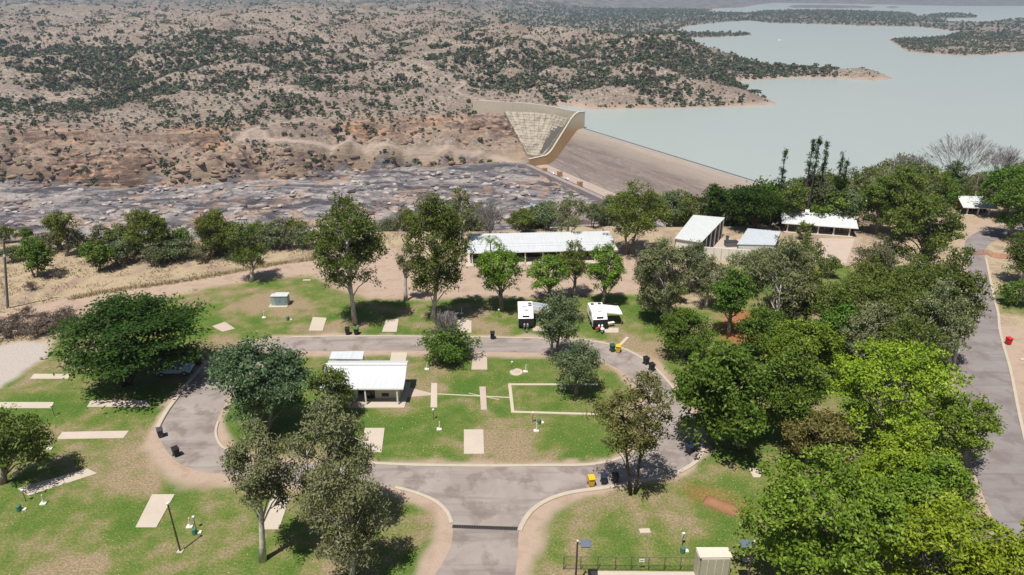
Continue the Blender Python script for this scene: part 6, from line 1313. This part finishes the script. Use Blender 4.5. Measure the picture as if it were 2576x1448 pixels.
y = rg.uniform(500,700,5200); x = rg.uniform(-0.8,0.22,5200)*y; h, inf = terrain(x, y); k = inf['river'] & ~inf['hA'] & (inf['ndam'] > 85) & (fbm(x/40, y/18, 307, 3) > 0.08); x, y, h = x[k], y[k], h[k]
rubble('river_slabs', x, y, h-0.2, 1.2+6.5*rg.uniform(0,1,len(x))**2.2, 0.42, [(0.0,(0.04,0.037,0.043)),(0.35,(0.13,0.12,0.125)),(0.65,(0.28,0.25,0.245)),(1.0,(0.42,0.35,0.30))], 'broken slabs and ledges of bedrock along the river bed')
y = rg.uniform(600,800,9000); x = rg.uniform(-0.8,0.05,9000)*y; h, inf = terrain(x, y); pb = np.exp(-np.maximum(inf['db'],0)/38.0)*(0.25+1.1*np.clip(fbm(x/60, y/30, 317, 3)+0.15,0,1))*(inf['rough'] > 0.05); k = (inf['db'] > -6) & ~inf['hA'] & (inf['ndam'] > 75) & (rg.uniform(0,1,len(x)) < pb*1.6); x, y, h = x[k], y[k], h[k]
rubble('bank_outcrops', x, y, h-0.3, 1.4+6.5*rg.uniform(0,1,len(x))**2.4, 0.62, [(0.0,(0.06,0.042,0.036)),(0.35,(0.17,0.11,0.08)),(0.65,(0.31,0.205,0.145)),(1.0,(0.40,0.24,0.13))], 'brown rock outcrops on the far bank of the river')
# shallow pool left below the dam
pool = sheet('river_pool', [P(*q, ZR) for q in ((1188,552),(1200,528),(1260,508),(1330,502),(1392,508),(1388,530),(1330,548),(1260,560))], [], ZR+1.5, None); pm = NT('pool_water'); pm.surf((0.30,0.35,0.38), 0.12, pm.bump(pm.noise(0.5, pm.pos(), 3), 0.2, 0.2), 0, 0.5); pool.data.materials.append(pm.m); tag(pool, 'pale shallow pool on the river bed below the dam', kind='structure')
# boat on the lake
p = P(1960,102,ZL); t = thing('lake_boat', 'tiny white boat far out on the lake', 'boat', (p.x, p.y, ZL)); wm = wear_mat('boat_white', (0.8,0.8,0.8), 0.4)
MB().extrude([(-4,0),(4,0),(5.5,1.3),(-4.2,1.3)], (0,-1.4,0), (1,0,0), (0,0,1), (0,2.8,0)).build('hull', wm, t); MB().box((-0.5,0,2.0), (4,2.2,1.5), 0, 1.1).build('cabin', wm, t)

# ================================================================== LAWN LITTER AND DRY TUFTS (uncountable)
def blades(name, pts, L, W, mat, label, upright):
    n = len(pts); d = unit(rg.normal(size=(n,3))*np.array([1,1,0.15 if not upright else 0.5]) + (np.array([0,0,1.2]) if upright else 0)); nn = unit(rg.normal(size=(n,3)) + np.array([0,0,0.0 if upright else 3.0])); b = unit(np.cross(d, nn)); l = L*rg.uniform(0.6,1.3,(n,1)); w_ = W*rg.uniform(0.6,1.3,(n,1))/2
    C = np.asarray(pts); V = np.stack([C-b*w_, C+b*w_, C+d*l+b*w_*0.3, C+d*l-b*w_*0.3] if upright else [C-d*l/2, C+b*w_, C+d*l/2, C-b*w_], 1).reshape(-1,3)
    me = mesh_np(name, V, np.arange(4*n).reshape(-1,4), 4, False, [('tint','FLOAT','POINT',np.repeat(np.clip(rg.normal(0.5,0.25,n),0,1),4))]); o = obj(name, me, mat); tag(o, label, 'litter' if not upright else 'grass', kind='stuff'); return o
litter_m = leaf_mat('fallen_leaf', (0.30,0.22,0.11), (0.42,0.36,0.2), (0.55,0.5,0.36), 0.0); straw_m = leaf_mat('dry_straw', (0.33,0.25,0.15), (0.48,0.39,0.25), (0.6,0.52,0.36), 0.2)
x, y = sample(30000, 34, 110); z1 = zones(x, y, None); k = (z1[0] > 0.6) & (z1[1] < 0.4) & (fbm(x/7, y/7, 401, 3) > 0.10); k &= rg.uniform(0,1,len(x)) < 0.6
blades('fallen_leaves', np.stack([x[k], y[k], np.full(k.sum(), 0.02)], 1), 0.14, 0.09, litter_m, 'fallen leaves scattered over the lawns', False)
x, y = sample(60000, 84, 145); z1 = zones(x, y, None); h = terrain(x, y)[0]; k = (z1[0] < 0.3) & (z1[1] < 0.35) & (z1[2] < 0.3) & (x < -25) & (fbm(x/5, y/5, 411, 3) > -0.05)
blades('dry_grass', np.stack([x[k], y[k], h[k]-0.02], 1), 0.55, 0.16, straw_m, 'dry straw-coloured grass tufts on the left bank', True)

bl = smooth_line(poly0([(180,752),(300,730),(430,712),(560,690),(680,668),(790,652)]), 8); pts = []
for a, b in zip(bl[:-1], bl[1:]):
    for _ in range(120):
        q = a.lerp(b, rg.uniform(0,1)); pts.append((q.x+rg.normal(0,0.25), q.y+rg.normal(0,0.45), -0.02))
blades('roadside_straw', np.array(pts), 0.6, 0.14, straw_m, 'line of pale straw grass along the dirt road bank', True)
# ================================================================== AIR
hz = MB().box((0, 7500, 95), (26400, 15600, 480)).build('haze', None); tag(hz, 'thin blue haze over the far country', kind='stuff')
t = NT('haze_air'); pv = t.n('ShaderNodeVolumePrincipled'); pv.inputs['Color'].default_value = (0.66,0.80,1.0,1); pv.inputs['Density'].default_value = 9.5e-5; pv.inputs['Anisotropy'].default_value = 0.2
t.l(pv.outputs[0], t.out.inputs['Volume']); hz.data.materials.append(t.m); hz.display_type = 'WIRE'
